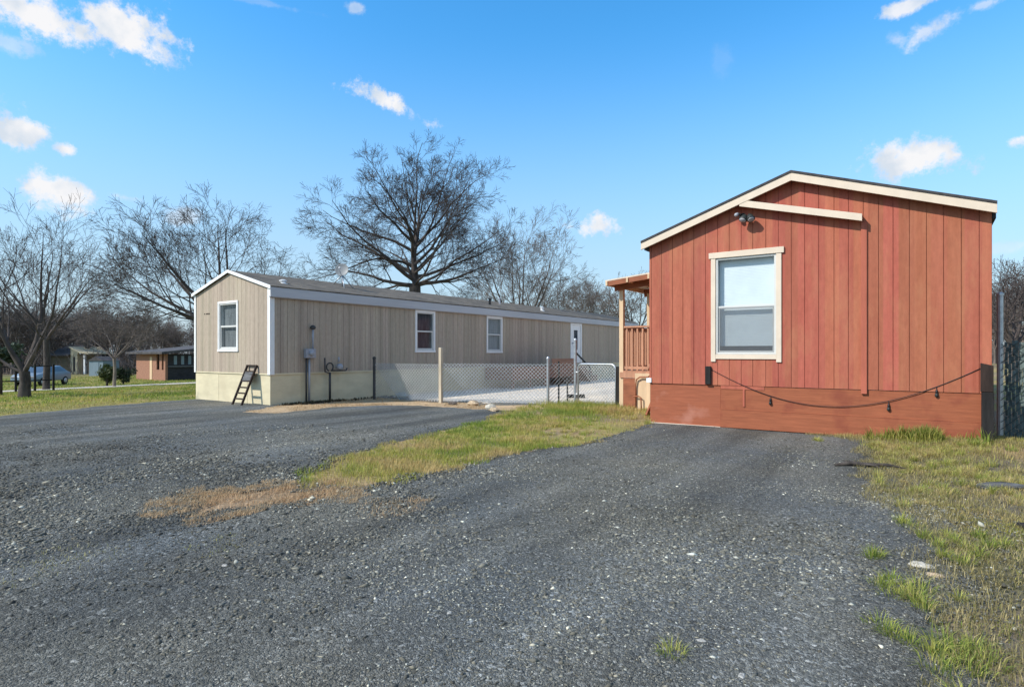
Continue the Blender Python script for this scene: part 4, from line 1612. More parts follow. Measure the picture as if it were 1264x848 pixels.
def taupe_home():
    h = thing('mobile_home', (TX1, TY, 0), 'long taupe mobile home with white trim and cream skirting', 'house')
    rx = (TX0 + TX1) / 2 - 0.02
    ze, zr = 2.99, 3.52

    def rz(x):
        if x < rx:
            return ze + (zr - ze) * (x - TX0) / (rx - TX0)
        return ze + (zr - ze) * (TX1 - x) / (TX1 - rx)
    posf = lambda u, d, z: (u, TY + d, z)
    posr = lambda u, d, z: (TX1 - d, u, z)
    fw = (-15.93, -15.05, 1.43, 2.68)
    mb = MB()
    plank_wall(mb, TX0, TX1, 0.80, lambda x: rz(x) - .02, [fw], posf, 0.2, gap=0.007, kinks=(rx,), seed=2)
    obj('wall', mb, M['taupe'], h)
    win = [(13.95, 14.76, 1.42, 2.66), (17.76, 18.63, 1.40, 2.66)]
    door = (24.2, 25.15, 0.86, 2.66)
    mb = MB()
    plank_wall(mb, TY + .095, TYB, 0.80, lambda u: ze - .03, win + [door], posr, 0.2, gap=0.009, seed=3)
    mb.box(TX0, TX0 + .09, TY + .095, TYB - .09, .80, ze - .03)
    mb.box(TX0, TX1 - .0, TYB + .001, TYB + .09, .80, ze - .03)
    sw = obj('wall', mb, M['taupe_side'], h)
    # skirting
    mb = MB()
    mb.box(TX0 + .01, TX1 - .02, TY + .015, TY + .05, -.25, .79)
    mb.box(TX1 - .055, TX1 - .02, TY + .052, TYB, -.1, .79)
    mb.box(TX0 + .01, TX0 + .045, TY + .052, TYB, -.3, .79)
    mb.box(TX0 + .03, TX1 - .015, TY + .004, TY + .03, .785, .80)
    for x in (-16.0, -14.6):
        mb.box(x, x + .012, TY + .009, TY + .016, 0, .785)
    for k in range(18):                      # seams of the long side's panels
        y = TY + .9 + 1.22 * k
        mb.box(TX1 - .021, TX1 - .012, y, y + .018, -.05, .774)
    obj('skirting', mb, M['yellow_skirt'], h)
    mb = MB()
    mb.box(TX1 - .022, TX1 + .006, TY + .06, TYB, .775, .815)
    mb.box(TX0 + .02, TX1 - .08, TY - .008, TY + .014, .776, .812)
    obj('skirting_cap', mb, M['yellow_skirt'], h)
    # corner trims
    mb = MB()
    mb.box(TX1 - .09, TX1 + .022, TY - .020, TY - .001, .78, ze)
    mb.box(TX1 + .001, TX1 + .022, TY - .0005, TY + .11, .78, ze - .26)
    obj('corner_trim', mb, M['white_trim'], h, bevel=.003)
    mb = MB()
    mb.box(TX0 - .02, TX0 + .07, TY - .020, TY - .001, .78, ze)
    obj('corner_trim', mb, M['white_trim'], h, bevel=.003)
    # roof
    mb = MB()
    ov = .05
    for (xe, s) in ((TX0 - .08, -1), (TX1 + .10, 1)):
        za = rz(TX0) + .0 - .05 * .3
        mb.prism([(xe, TY - ov, za + .02), (rx, TY - ov, zr + .02), (rx, TY - ov, zr + .055), (xe, TY - ov, za + .055)], (0, TYB - TY + 2 * ov, 0))
    roof = obj('roof', mb, M['shingle'], h)
    mb = MB()
    for xe in (TX0 - .085, TX1 + .105):
        za = ze - .015
        mb.prism([(xe, TY - ov - .02, za - .030), (rx, TY - ov - .02, zr - .020), (rx, TY - ov - .02, zr + .063), (xe, TY - ov - .02, za + .058)], (0, .018, 0))
    obj('rake_trim', mb, M['white_trim'], roof, bevel=.003)
    mb = MB()
    mb.box(TX1 + .060, TX1 + .10, TY - ov, TYB + ov, ze - .24, ze + .003)
    mb.box(TX1 + .024, TX1 + .059, TY - ov, TYB + ov, ze - .255, ze - .215)
    obj('fascia', mb, M['fascia'], roof, bevel=.004)
    # vents and patches on the roof slope
    sl = (zr - ze) / (TX1 - rx)
    rs = lambda x: ze + .05 + (TX1 - x) * sl
    for (y, x, rad, hh, mt) in ((9.45, -14.1, .09, .04, 'plastic_white'), (18.9, -14.3, .06, .22, 'black_metal'), (22.7, -14.2, .09, .12, 'plastic_white'), (20.4, -14.9, .05, .2, 'grey_box')):
        mb = MB()
        mb.lathe((x, y, rs(x) - .06), (0, 0, 1), [(0, rad * 1.5), (.05, rad * 1.4), (.07, rad * .8), (.07 + hh, rad * .8), (.075 + hh, rad * 1.1), (.10 + hh, rad * 1.1), (.12 + hh, rad * .5)], 12)
        obj('roof_vent', mb, M[mt], roof)
    window_unit(h, posf, *fw, 0.06, M['white_trim'], M['vinyl'], M['glass'], M['curtain_dark'], split=.5, recess=.10)
    window_unit(h, posr, *win[0], 0.07, M['white_trim'], M['vinyl'], M['glass_dark'], M['curtain_dark'], split=.5, recess=.10)
    window_unit(h, posr, *win[1], 0.07, M['white_trim'], M['vinyl'], M['glass_dark'], M['curtain_pale'], split=.5, recess=.10)
    # white door with a tall pane
    mb = MB()
    y0, y1, z0, z1 = door
    for (a, b, c, d) in ((y0 - .07, y0 + .03, z0, z1 + .06), (y1 - .03, y1 + .07, z0, z1 + .06), (y0 + .03, y1 - .03, z1 - .02, z1 + .06)):
        mb.box(TX1 - .06, TX1 + .022, a, b, c, d)
    ym = (y0 + y1) / 2
    for (a, b, c, d) in ((y0 + .031, ym - .19, z0, z1 - .021), (ym + .19, y1 - .031, z0, z1 - .021), (ym - .19, ym + .19, z0, z0 + .62), (ym - .19, ym + .19, z1 - .26, z1 - .021)):
        mb.box(TX1 - .05, TX1 - .012, a, b, c, d)
    dr = obj('door', mb, M['white_trim'], h)
    mb = MB()
    mb.box(TX1 - .038, TX1 - .03, ym - .19, ym + .19, z0 + .62, z1 - .26)
    obj('pane', mb, M['glass_dark'], dr)
    mb = MB()
    mb.box(TX1 - .10, TX1 - .06, y0, y1, z0, z1)
    obj('backing', mb, M['curtain_pale'], dr)
    mb = MB()
    mb.lathe((TX1 - .012, y0 + .10, 1.78), (1, 0, 0), [(0, .03), (.02, .03), (.03, .018), (.05, .03), (.08, .028), (.085, .01)], 10)
    obj('handle', mb, M['grey_box'], dr, smooth=True)
    # faded house-number hardware: two small dark hooks on the gable
    for x in (-16.72, -16.62, -16.55, -16.48):
        mb = MB()
        mb.box(x, x + .035, TY - .012, TY - .001, 2.42, 2.45)
        obj('hook', mb, M['brown_post'], h)
    return h


taupe_home()


def satellite_dish():
    x, y = -14.75, 11.94
    zb = 2.99 + .05 + (TX1 - x) * (.53 / 1.87)
    t = thing('satellite_dish', (x, y, zb), 'round grey satellite dish on short legs on the taupe home roof', 'satellite dish')
    c = Vector((x + .02, y - .02, zb + .50))
    ax = Vector((0.52, -0.80, 0.28)).normalized()
    mb = MB()
    prof = [(.0, .015), (.003, .07), (.011, .126), (.025, .175), (.036, .203), (.035, .207), (.021, .179), (.007, .126), (-.004, .07), (-.010, .015)]
    mb.lathe(c, ax, prof, 28)
    obj('dish', mb, M['dish'], t, smooth=True)
    mb = MB()
    mb.tube([c - ax * .01, c - ax * .07 + Vector((0, 0, -.05)), (x, y, zb + .36), (x, y, zb)], .022, 8)
    obj('mast', mb, M['grey_box'], t, smooth=True)
    for (dx, dy) in ((.32, -.18), (.20, .28), (-.28, -.12)):
        mb = MB()
        zz = zb - dx * (.53 / 1.87)
        mb.tube([(x, y, zb + .36), (x + dx, y + dy, zz)], .018, 6)
        obj('leg', mb, M['galv'], t, smooth=True)
    mb = MB()
    s = c + ax * .25 + Vector((0, 0, -.03))
    mb.tube([c + Vector((0, 0, -.19)) + ax * .03, s + Vector((0, 0, -.08)), s], .010, 6)
    a = obj('feed_arm', mb, M['grey_box'], t, smooth=True)
    mb = MB()
    mb.lathe(s + ax * .03, -ax, [(0, .02), (.02, .032), (.07, .032), (.085, .02)], 10)
    obj('feed_horn', mb, M['plastic_white'], t, smooth=True)


satellite_dish()


def meter():
    y, x = 9.83, TX1 + .05
    t = thing('electric_meter', (x, y, tz(x, y)), 'grey electric meter box with riser pipe on the taupe wall', 'meter')
    mb = MB()
    mb.box(TX1 + .012, TX1 + .14, y - .15, y + .15, 1.20, 1.44)
    b = obj('meter_box', mb, M['grey_box'], t, bevel=.01)
    mb = MB()
    mb.lathe((TX1 + .14, y, 1.33), (1, 0, 0), [(0, .075), (.02, .075), (.06, .065), (.07, .03)], 14)
    obj('dial', mb, M['grey_box'], b, smooth=True)
    mb = MB()
    mb.tube([(TX1 + .07, y + .10, 1.44), (TX1 + .07, y + .10, 1.98)], .026, 8)
    r = obj('riser', mb, M['grey_box'], t, smooth=True)
    mb = MB()
    mb.lathe((TX1 + .07, y + .10, 1.97), (0, 0, 1), [(0, .05), (.03, .075), (.07, .07), (.11, .03)], 10)
    obj('weather_cap', mb, M['pipe_dark'], r)
    for (dy, rr, mt) in ((-.10, .022, 'pipe_dark'), (-.01, .028, 'grey_box')):
        mb = MB()
        mb.tube([(TX1 + .06, y + dy, 1.20), (TX1 + .06, y + dy, -.02)], rr, 8)
        obj('conduit', mb, M[mt], t, smooth=True)
    # gas meter, a little farther along the wall
    y2 = 10.42
    g = thing('gas_meter', (x + .12, y2, tz(x, y2)), 'dark gas meter with looped pipes standing at the cream skirting', 'meter')
    mb = MB()
    mb.tube([(x + .10, y2, -.02), (x + .10, y2, .80)], .032, 8)
    mb.tube([(x + .10, y2, .78), (x + .10, y2 - .16, .82), (x + .10, y2 - .17, 1.20)], .02, 8)
    obj('riser', mb, M['pipe_dark'], g, smooth=True)
    ring = [(x + .10, y2 + .0 + .11 * math.cos(a), .95 + .11 * math.sin(a)) for a in np.linspace(-1.2, 4.4, 18)]
    mb = MB()
    mb.tube(ring, .02, 8)
    mb.tube([(x + .10, y2 + .04, .85), (x + .10, y2 + .55, .84), (x + .06, y2 + .62, .90)], .02, 8)
    obj('pipe', mb, M['pipe_dark'], g, smooth=True)
    mb = MB()
    mb.lathe((x + .04, y2 + .34, .95), (1, 0, 0), [(0, .07), (.02, .085), (.09, .085), (.11, .06)], 14)
    mb.tube([(x + .10, y2 + .30, 1.08), (x + .10, y2 + .30, 1.22)], .025, 8)
    obj('gauge', mb, M['grey_box'], g, smooth=True)


meter()


def ladder():
    x0, w = -14.55, .42
    t = thing('ladder', (x0, TY - .38, 0), 'short dark metal ladder leaning on the cream skirting', 'ladder')
    b0 = Vector((x0, TY - .42, tz(x0, TY - .4)))
    t0 = Vector((x0 + .05, TY - .03, 1.02))
    for k in (0, 1):
        mb = MB()
        off = Vector((w * k, 0, 0))
        mb.beam(b0 + off, t0 + off, .035, .05, (0, -1, 0))
        obj('side_rail', mb, M['brown_post'], t)
    for f in (.16, .30, .44, .60, .84, .99):
        p = b0.lerp(t0, f)
        mb = MB()
        mb.beam(p, p + Vector((w, 0, 0)), .035, .035)
        obj('rung', mb, M['brown_post'], t)
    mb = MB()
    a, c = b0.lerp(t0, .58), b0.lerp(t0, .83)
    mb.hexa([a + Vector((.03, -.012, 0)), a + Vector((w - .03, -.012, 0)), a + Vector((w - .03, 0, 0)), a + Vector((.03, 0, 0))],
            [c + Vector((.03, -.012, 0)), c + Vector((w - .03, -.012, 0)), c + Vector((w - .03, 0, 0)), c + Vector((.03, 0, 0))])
    obj('shade_panel', mb, M['log'], t)  # dark panel added in place of the shadow seen between the rungs


ladder()


def deck():
    y0, y1 = 17.6, 22.2
    x0, x1 = TX1 + .03, TX1 + 1.25
    t = thing('deck', (x1, y0, tz(x1, y0)), 'low brown wooden deck along the far part of the taupe home', 'deck')
    mb = MB()
    n = 11
    for i in range(n):
        a = x0 + (x1 - x0) * i / n
        mb.box(a, a + (x1 - x0) / n - .008, y0, y1, .76, .80)
    obj('floor_board', mb, M['deck_brown'], t)
    mb = MB()
    for i in range(3):
        mb.box(x1 + .002, x1 + .03, y0, y1, .80 - .155 * (i + 1), .79 - .155 * i)
        mb.box(x0, x1 + .03, y0 - .03, y0 - .002, .80 - .155 * (i + 1), .79 - .155 * i)
    obj('skirt_board', mb, M['deck_brown'], t)
    for i in range(5):
        y = y0 + .1 + (y1 - y0 - .2) * i / 4
        mb = MB()
        mb.box(x1 - .10, x1 - .005, y - .045, y + .045, tz(x1, y) - .05, .758)
        obj('post', mb, M['deck_brown'], t)
    # closed board screen at the door end, rising above the floor
    mb = MB()
    for i in range(2):
        mb.box(x1 - .03, x1 - .002, 20.4, y1, .802 + .15 * i, .945 + .15 * i)
    obj('screen_board', mb, M['deck_brown'], t)
    # steps down to the yard at the far end and black hand rail beside them
    for i in range(3):
        mb = MB()
        mb.box(x0 + .05, x1 - .05, y1 + .03 + .30 * i, y1 + .32 + .30 * i, .62 - .2 * i - .04, .62 - .2 * i)
        mb.box(x0 + .05, x1 - .05, y1 + .03 + .30 * i, y1 + .06 + .30 * i, 0, .579 - .2 * i)
        obj('step', mb, M['deck_brown'], t)
    mb = MB()
    xx = x1 + .01
    mb.tube([(xx, y1 + .08, .0), (xx, y1 + .08, 1.30), (xx, y1 + .2, 1.33), (xx, y1 + 1.5, .66), (xx, y1 + 1.5, .03)], .04, 8)
    obj('hand_rail', mb, M['black_metal'], t)
    d = thing('door_step', (TX1 + .4, 24.7, tz(TX1 + .4, 24.7)), 'brown wooden step block under the white door of the taupe home', 'step')
    for i in range(3):
        mb = MB()
        mb.box(TX1 + .03 + .28 * i, TX1 + .305 + .28 * i, 24.2, 25.2, .02, .72 - .22 * i)
        obj('tread', mb, M['deck_brown'], d)


deck()

# pale garden clutter by the long wall beyond the steps
def garden_chair(x, y, rz, lab):
    t = thing('garden_chair', (x, y, tz(x, y)), lab, 'chair')
    t.rotation_euler.z = 0
    c, s = math.cos(rz), math.sin(rz)
    q = lambda a, b, z: (x + a * c - b * s, y + a * s + b * c, tz(x, y) + z)
    mb = MB()
    mb.hexa([q(-.24, -.22, .40), q(.24, -.22, .40), q(.24, .22, .40), q(-.24, .22, .40)], [q(-.24, -.22, .43), q(.24, -.22, .43), q(.24, .22, .43), q(-.24, .22, .43)])
    obj('seat', mb, M['plastic_white'], t)
    mb = MB()
    mb.hexa([q(-.24, .20, .431), q(.24, .20, .431), q(.24, .23, .431), q(-.24, .23, .431)], [q(-.2, .32, .9), q(.2, .32, .9), q(.2, .35, .9), q(-.2, .35, .9)])
    obj('backrest', mb, M['plastic_white'], t)
    for (a, b) in ((-.22, -.2), (.22, -.2), (.22, .2), (-.22, .2)):
        mb = MB()
        mb.tube([q(a * 1.1, b * 1.15, 0), q(a, b, .40)], .018, 6)
        obj('leg', mb, M['plastic_white'], t)


garden_chair(-12.3, 27.2, -1.2, 'white plastic garden chair against the shaded wall past the steps')


# ------------------------------------------------------------------ chain link fence and gate
def chain(mb, a, b, z0, z1, cell=.098, w=.0095):
    """diamond wire mesh between ground points a and b"""
    a, b = Vector((*a, 0)), Vector((*b, 0))
    Ln = (b - a).length
    d = (b - a) / Ln
    H = z1 - z0
    n = int((Ln + H) / cell) + 1
    s = d.cross(Vector((0, 0, 1)))
    for sg in (1, -1):
        for i in range(n):
            u = i * cell - (H if sg > 0 else 0)
            if sg > 0:
                u0, v0, u1, v1 = u, 0, u + H, H
            else:
                u0, v0, u1, v1 = u, H, u + H, 0
            # clip to 0..Ln
            def cl(u0, v0, u1, v1):
                if u1 <= 0 or u0 >= Ln:
                    return None
                k = (v1 - v0) / (u1 - u0)
                if u0 < 0:
                    v0, u0 = v0 - k * u0, 0
                if u1 > Ln:
                    v1, u1 = v1 - k * (u1 - Ln), Ln
                return u0, v0, u1, v1
            c = cl(u0, v0, u1, v1)
            if c is None or c[2] - c[0] < .005:
                continue
            o_ = s * (.002 * sg)
            p = a + d * c[0] + o_ + Vector((0, 0, z0 + c[1]))
            q = a + d * c[2] + o_ + Vector((0, 0, z0 + c[3]))
            mb.beam(p, q, w, w)
    return mb


F0, F1, F2, F3, F4 = (-12.95, 11.62), (-10.48, 11.71), (-7.72, 12.62), (-7.22, 13.12), (-6.02, 12.92)


def fence():
    t = thing('chain_link_fence', (*F1, tz(*F1)), 'low chain link fence in front of the pale gravel yard', 'fence')
    zz = lambda p: tz(*p)
    for (a, b) in ((F0, F1), (F1, F2), (F2, F3)):
        z0 = (zz(a) + zz(b)) / 2 + .03
        mb = chain(MB(), a, b, z0, z0 + 1.0)
        mp = obj('wire_mesh', mb, M['galv_wire'], t)
    for (p, hgt, rad, mt, lab) in ((F0, 1.19, .042, 'pipe_dark', 'dark pipe post beside the taupe wall'), (F1, 1.46, .048, 'post_wood', 'pale weathered wooden post'),
                                   (F2, 1.16, .036, 'galv', None), (F3, 1.62, .036, 'galv', None)):
        mb = MB()
        z = zz(p)
        if mt == 'post_wood':
            mb.box(p[0] - .045, p[0] + .045, p[1] - .045, p[1] + .045, z - .1, z + hgt)
            o = obj('post', mb, M[mt], t, bevel=.01)
        else:
            mb.tube([(*p, z - .1), (*p, z + hgt)], rad, 10)
            mb.lathe((*p, z + hgt - .03), (0, 0, 1), [(0, rad * 1.25), (.03, rad * 1.25), (.06, rad * .7), (.07, rad * .2)], 10)
            o = obj('post', mb, M[mt], t, smooth=False)
        if lab:
            o['label'] = lab


fence()
# T-post, stub stake and board near the gate
q = (-7.55, 12.86)
mb = MB()
mb.box(q[0] - .02, q[0] + .02, q[1] - .006, q[1] + .006, tz(*q) - .1, tz(*q) + 1.08)
mb.box(q[0] - .006, q[0] + .006, q[1] - .034, q[1] - .0065, tz(*q) - .1, tz(*q) + 1.08)
mb.box(q[0] - .05, q[0] + .05, q[1] - .036, q[1] + .012, tz(*q) + .50, tz(*q) + .60)
o = recenter(obj('fence_stake', mb, M['pipe_dark']), (*q, tz(*q)))
tag(o, 'thin dark steel stake between two galvanised fence posts', 'stake')
q = (-7.75, 13.65)
mb = MB()
mb.tube([(*q, tz(*q) - .05), (*q, tz(*q) + .62)], .022, 8)
o = recenter(obj('yard_stake', mb, M['pipe_dark']), (*q, tz(*q)))
tag(o, 'short dark stake on the pale gravel behind the fence', 'stake')
q = (-8.1, 14.6)
mb = MB()
mb.beam((q[0] - .16, q[1] - .05, tz(*q) + .07), (q[0] + .26, q[1] + .2, tz(*q) + .075), .16, .09)
o = recenter(obj('dark_plank', mb, M['dark_post'], bevel=.01), (*q, tz(*q)))
tag(o, 'dark plank lying on the pale gravel behind the fence', 'plank')


def gate():
    t = thing('chain_link_gate', (*F3, tz(*F3)), 'galvanised chain link gate with rounded top corners next to the porch', 'gate')
    a, b = Vector((*F3, 0)), Vector((*F4, 0))
    d = (b - a).normalized()
    a = a + d * .09
    Ln = (b - a).length
    z0, z1, r = tz(*F3) + .06, 1.06, .12
    pts = []
    loop = [(0, z0), (0, z1 - r)] + [(r - r * math.cos(k), z1 - r + r * math.sin(k)) for k in np.linspace(.2, 1.57, 6)] + \
           [(Ln - r + r * math.sin(k), z1 - r + r * math.cos(k)) for k in np.linspace(0, 1.4, 6)] + [(Ln, z1 - r), (Ln, z0), (0, z0)]
    pts = [a + d * u + Vector((0, 0, z)) for (u, z) in loop]
    obj('gate_frame', MB().tube(pts, .024, 8), M['galv'], t, smooth=True)
    q0, q1 = a + d * .02, b - d * .02
    obj('wire_mesh', chain(MB(), q0[:2], q1[:2], z0 + .01, z1 - .03, .085, .009), M['galv_wire'], t)
    for z in (.30, .85):
        mb = MB()
        mb.tube([a - d * .085 + Vector((0, 0, z)), a + Vector((0, 0, z))], .02, 6)
        obj('hinge', mb, M['galv'], t)
    mb = MB()
    mb.beam(b + Vector((.0, -.0, .62)), b + d * .12 + Vector((0, 0, .62)), .03, .05)
    obj('latch', mb, M['galv'], t)


gate()
q = (-5.86, 12.74)
mb = MB()
mb.box(q[0] - .06, q[0] + .06, q[1] - .05, q[1] + .05, tz(*q) - .1, 1.02)
o = recenter(obj('gate_post', mb, M['dark_post'], bevel=.012), (*q, tz(*q)))
tag(o, 'dark wooden gate post at the foot of the porch', 'post')


# ------------------------------------------------------------------ dark slat fence at the right
def slat_fence():
    a, b = Vector((0.93, 11.42, 0)), Vector((6.6, 9.4, 0))
    z = tz(.93, 11.4)
    t = thing('slat_fence', (.93, 11.42, z), 'dark green slatted privacy fence right of the red house', 'fence')
    d = (b - a).normalized()
    s = d.cross(Vector((0, 0, 1)))
    Ln = (b - a).length
    r = random.Random(5)
    top = 1.52
    mb = MB()
    u = .06
    while u < Ln:
        w = .036
        tp = top + r.uniform(-.04, .03)
        za = z - .05
        side_ = r.choice((-1, 1))
        while za < tp - .02:
            zb = min(tp, za + r.uniform(.07, .15))
            off = .011 * side_ + r.uniform(-.005, .005)
            off2 = off + r.uniform(-.012, .012)
            side_ = -side_
            k = r.uniform(-.007, .007)
            k2 = k + r.uniform(-.006, .006)
            p = [a + d * (u + k) + s * off, a + d * (u + w + k) + s * (off + .002), a + d * (u + w + k) + s * (off + .007), a + d * (u + k) + s * (off + .005)]
            q2 = [a + d * (u + k2) + s * off2, a + d * (u + w + k2) + s * (off2 + .002), a + d * (u + w + k2) + s * (off2 + .007), a + d * (u + k2) + s * (off2 + .005)]
            mb.hexa([v + Vector((0, 0, za)) for v in p], [v + Vector((0, 0, zb - .003)) for v in q2])
            za = zb
        u += .040
    obj('slat_panel', mb, M['slat_fence'], t)
    mb = MB()
    chain(mb, (a + s * .03)[:2], (b + s * .03)[:2], z, top - .02, .11, .007)
    obj('wire_mesh', mb, M['fence_wire_dark'], t)
    for k, u in enumerate((0.0, 2.9, 5.8)):
        p = a + d * u
        mb = MB()
        hgt = 2.22 if k == 0 else 1.7
        mb.tube([p + Vector((0, 0, z - .1)), p + Vector((0, 0, hgt))], .04 if k == 0 else .035, 10)
        mb.lathe(p + Vector((0, 0, hgt - .02)), (0, 0, 1), [(0, .048), (.03, .048), (.05, .02)], 10)
        o = obj('post', mb, M['galv'], t)
        if k == 0:
            o['label'] = 'tall galvanised pipe post at the house end'


slat_fence()


# ------------------------------------------------------------------ bare winter trees
class TreeGen:
    """recursive bare tree; fills numpy tube lists by (points, radii, sides)"""

    def __init__(self, seed, nkids, ratio, ang, wander, up, twig_r=.004, seg=.45, min_len=.18, droop=0.0, envelope=None):
        self.r = random.Random(seed)
        self.nk, self.ratio, self.ang, self.wander, self.up = nkids, ratio, ang, wander, up
        self.twig_r, self.seg, self.min_len, self.droop = twig_r, seg, min_len, droop
        self.env = envelope
        self.trunk, self.limbs = [], []

    def grow(self, p, d, L, rad, lev, trunk=False, start=0.25, nk=None, end_r=None):
        r = self.r
        n = max(3, min(9, int(L / self.seg) + 2))
        pts, rs = [p.copy()], [rad]
        d = d.normalized()
        dirs = [d.copy()]
        er = max(self.twig_r, min(rad * .22, self.twig_r * 2.2)) if end_r is None else end_r
        w = self.wander[min(lev, len(self.wander) - 1)]
        up = self.up[min(lev, len(self.up) - 1)]
        for i in range(n):
            d = (d + Vector((r.gauss(0, w), r.gauss(0, w), r.gauss(0, w) + up))).normalized()
            p = p + d * (L / n)
            pts.append(p.copy())
            dirs.append(d.copy())
            t = (i + 1) / n
            rs.append(er + (rad - er) * (1 - t) ** (1.25 if lev else 1.0))
        sides = 9 if trunk else (6 if lev <= 1 else (4 if lev == 2 else 3))
        (self.trunk if trunk else self.limbs).append((pts, rs, sides))
        if lev >= len(self.nk):
            return
        k = self.nk[lev] if nk is None else nk
        az = r.uniform(0, 6.28)
        for i in range(k):
            t = start + (1 - start) * (i + r.uniform(.1, .9)) / k
            t = min(t, .985)
            f = t * n
            j = min(int(f), n - 1)
            q = pts[j].lerp(pts[j + 1], f - j)
            dd = dirs[j + 1]
            rr = rs[j] + (rs[j + 1] - rs[j]) * (f - j)
            az += 2.4 + r.uniform(-.5, .5)
            a0, a1 = self.ang[min(lev, len(self.ang) - 1)]
            an = R(r.uniform(a0, a1))
            s = dd.orthogonal().normalized()
            u = dd.cross(s)
            nd = dd * math.cos(an) + (s * math.cos(az) + u * math.sin(az)) * math.sin(an)
            q0, q1 = self.ratio[min(lev, len(self.ratio) - 1)]
            ll = L * r.uniform(q0, q1) * (1.12 - .55 * t)
            if self.env is not None:
                ll *= self.env(q, nd)
            if ll < self.min_len:
                continue
            self.grow(q - dd * 0, nd, ll, max(self.twig_r, rr * r.uniform(.34, .56)), lev + 1)


def tubes_mesh(name, tubes):
    """bake all tubes into one mesh with numpy"""
    Vs, Fs, o = [], [], 0
    for pts, rs, k in tubes:
        P = np.array(pts)
        n = len(P)
        T = np.gradient(P, axis=0)
        T /= np.linalg.norm(T, axis=1)[:, None] + 1e-9
        ref = np.array((0.31, 0.92, 0.22)) if abs(T[0, 2]) > .6 else np.array((0.1, 0.2, 0.97))
        Sx = np.cross(T, ref)
        Sx /= np.linalg.norm(Sx, axis=1)[:, None] + 1e-9
        Ux = np.cross(T, Sx)
        a = np.arange(k) * 2 * np.pi / k
        rr = np.array(rs)[:, None, None]
        V = P[:, None, :] + rr * (Sx[:, None, :] * np.cos(a)[None, :, None] + Ux[:, None, :] * np.sin(a)[None, :, None])
        Vs.append(V.reshape(-1, 3))
        i = np.arange(n - 1)[:, None] * k
        j = np.arange(k)[None, :]
        j2 = (j + 1) % k
        F = np.stack([i + j, i + j2, i + k + j2, i + k + j], -1).reshape(-1, 4) + o
        Fs.append(F)
        o += n * k
    return np.concatenate(Vs), np.concatenate(Fs)


def tree_thing(g, loc, label, group=None, bark='bark', twig='twig', name='bare_tree'):
    t = thing(name, loc, label, 'tree', group)
    for nm, tb, mt in (('trunk', g.trunk, bark), ('crown', g.limbs, twig)):
        V, F = tubes_mesh(nm, tb)
        obj_me(nm, mesh_np(nm, V, F, None, True), M[mt], t)
    return t


def px_at(px, d):
    """ground point under a given viewing direction (used to survey where the far things stand)"""
    a = (px - 632) / 728 * d
    c, s = math.cos(YAW), math.sin(YAW)
    return a * c - d * s, a * s + d * c


RIGHTV = Vector((math.cos(YAW), math.sin(YAW), 0))
DEEPV = Vector((-math.sin(YAW), math.cos(YAW), 0))


def side(a, z, b=0.0):
    return RIGHTV * a + DEEPV * b + Vector((0, 0, z))


# the big tree behind the taupe home: straight leader, wide limbs both ways
def big_tree():
    x, y = px_at(512, 32)
    g = TreeGen(11, (9, 8, 7, 5, 4), ((.5, .75), (.26, .46), (.42, .70), (.45, .85), (.5, .9)), ((38, 70), (26, 56), (22, 50), (20, 46), (18, 42)), (.07, .12, .13, .12, .10), (.05, .025, .022, .018, .01),
                twig_r=.0058, seg=.42, min_len=.2)
    top = Vector((0, 0, 5.0))
    g.trunk.append(([Vector((0, 0, -.3)), Vector((.03, 0, .5)), Vector((0, .02, 2)), Vector((.05, 0, 3.6)), top], [.48, .40, .35, .33, .31], 10))
    g.grow(top, side(.05, 1), 3.6, .25, 9, end_r=.12)
    lead = g.limbs[-1][0]
    rr = random.Random(5)
    n = 31
    for i in range(n):
        el = R(-30 + 112 * ((i + .5) / n) ** 1.1)          # from drooping low limbs to the upright top
        az = i * 2.3999 + rr.uniform(-.25, .25)
        end = Vector((0, 0, 8.1)) + side(5.5 * math.cos(el) * math.cos(az), 4.35 * math.sin(el), 4.8 * math.cos(el) * math.sin(az))
        f = min(1.0, max(0.0, (el + .25) / 1.45)) * rr.uniform(.75, 1.0) * (len(lead) - 1)
        k = min(int(f), len(lead) - 2)
        q = lead[k].lerp(lead[k + 1], f - k)
        v = end - q
        d = (v.normalized() + Vector((0, 0, -.12 if el < .9 else 0))).normalized()
        g.grow(q, d, v.length * rr.uniform(.88, 1.08), rr.uniform(.075, .125) * (1 - .35 * max(0, el)), 1, nk=9, start=.18)
    tree_thing(g, (x, y, tz(x, y)), 'largest bare tree with wide crown rising behind the middle of the taupe home', bark='bark_dark', twig='twig_dark')


big_tree()


def spreading_tree(seed, px, d, L, label, stems, kids=(7, 6, 5, 3), bark='bark', twig='twig', tr=.006, base_r=.2, hgt=2.0, group=None, up=(.05, .05, .04, .03, 0), name='bare_tree', wander=(.06, .09, .11, .12, .12)):
    x, y = px_at(px, d)
    g = TreeGen(seed, kids, ((.5, .75), (.45, .7), (.45, .75), (.5, .8)), ((28, 58), (24, 52), (20, 48), (18, 44)), wander, up, twig_r=tr, seg=.45, min_len=.2)
    top = Vector((0, 0, hgt))
    g.trunk.append(([Vector((0, 0, -.3)), Vector((.02, 0, .3)), Vector((.04, .02, hgt * .55)), top], [base_r * 1.3, base_r * 1.08, base_r, base_r * .95], 9))
    for (d_, l_, r_) in stems:
        g.grow(top - Vector((0, 0, .05)), d_, L * l_, base_r * r_, 0, nk=kids[0], start=.2)
    return tree_thing(g, (x, y, tz(x, y)), label, group, bark, twig, name)


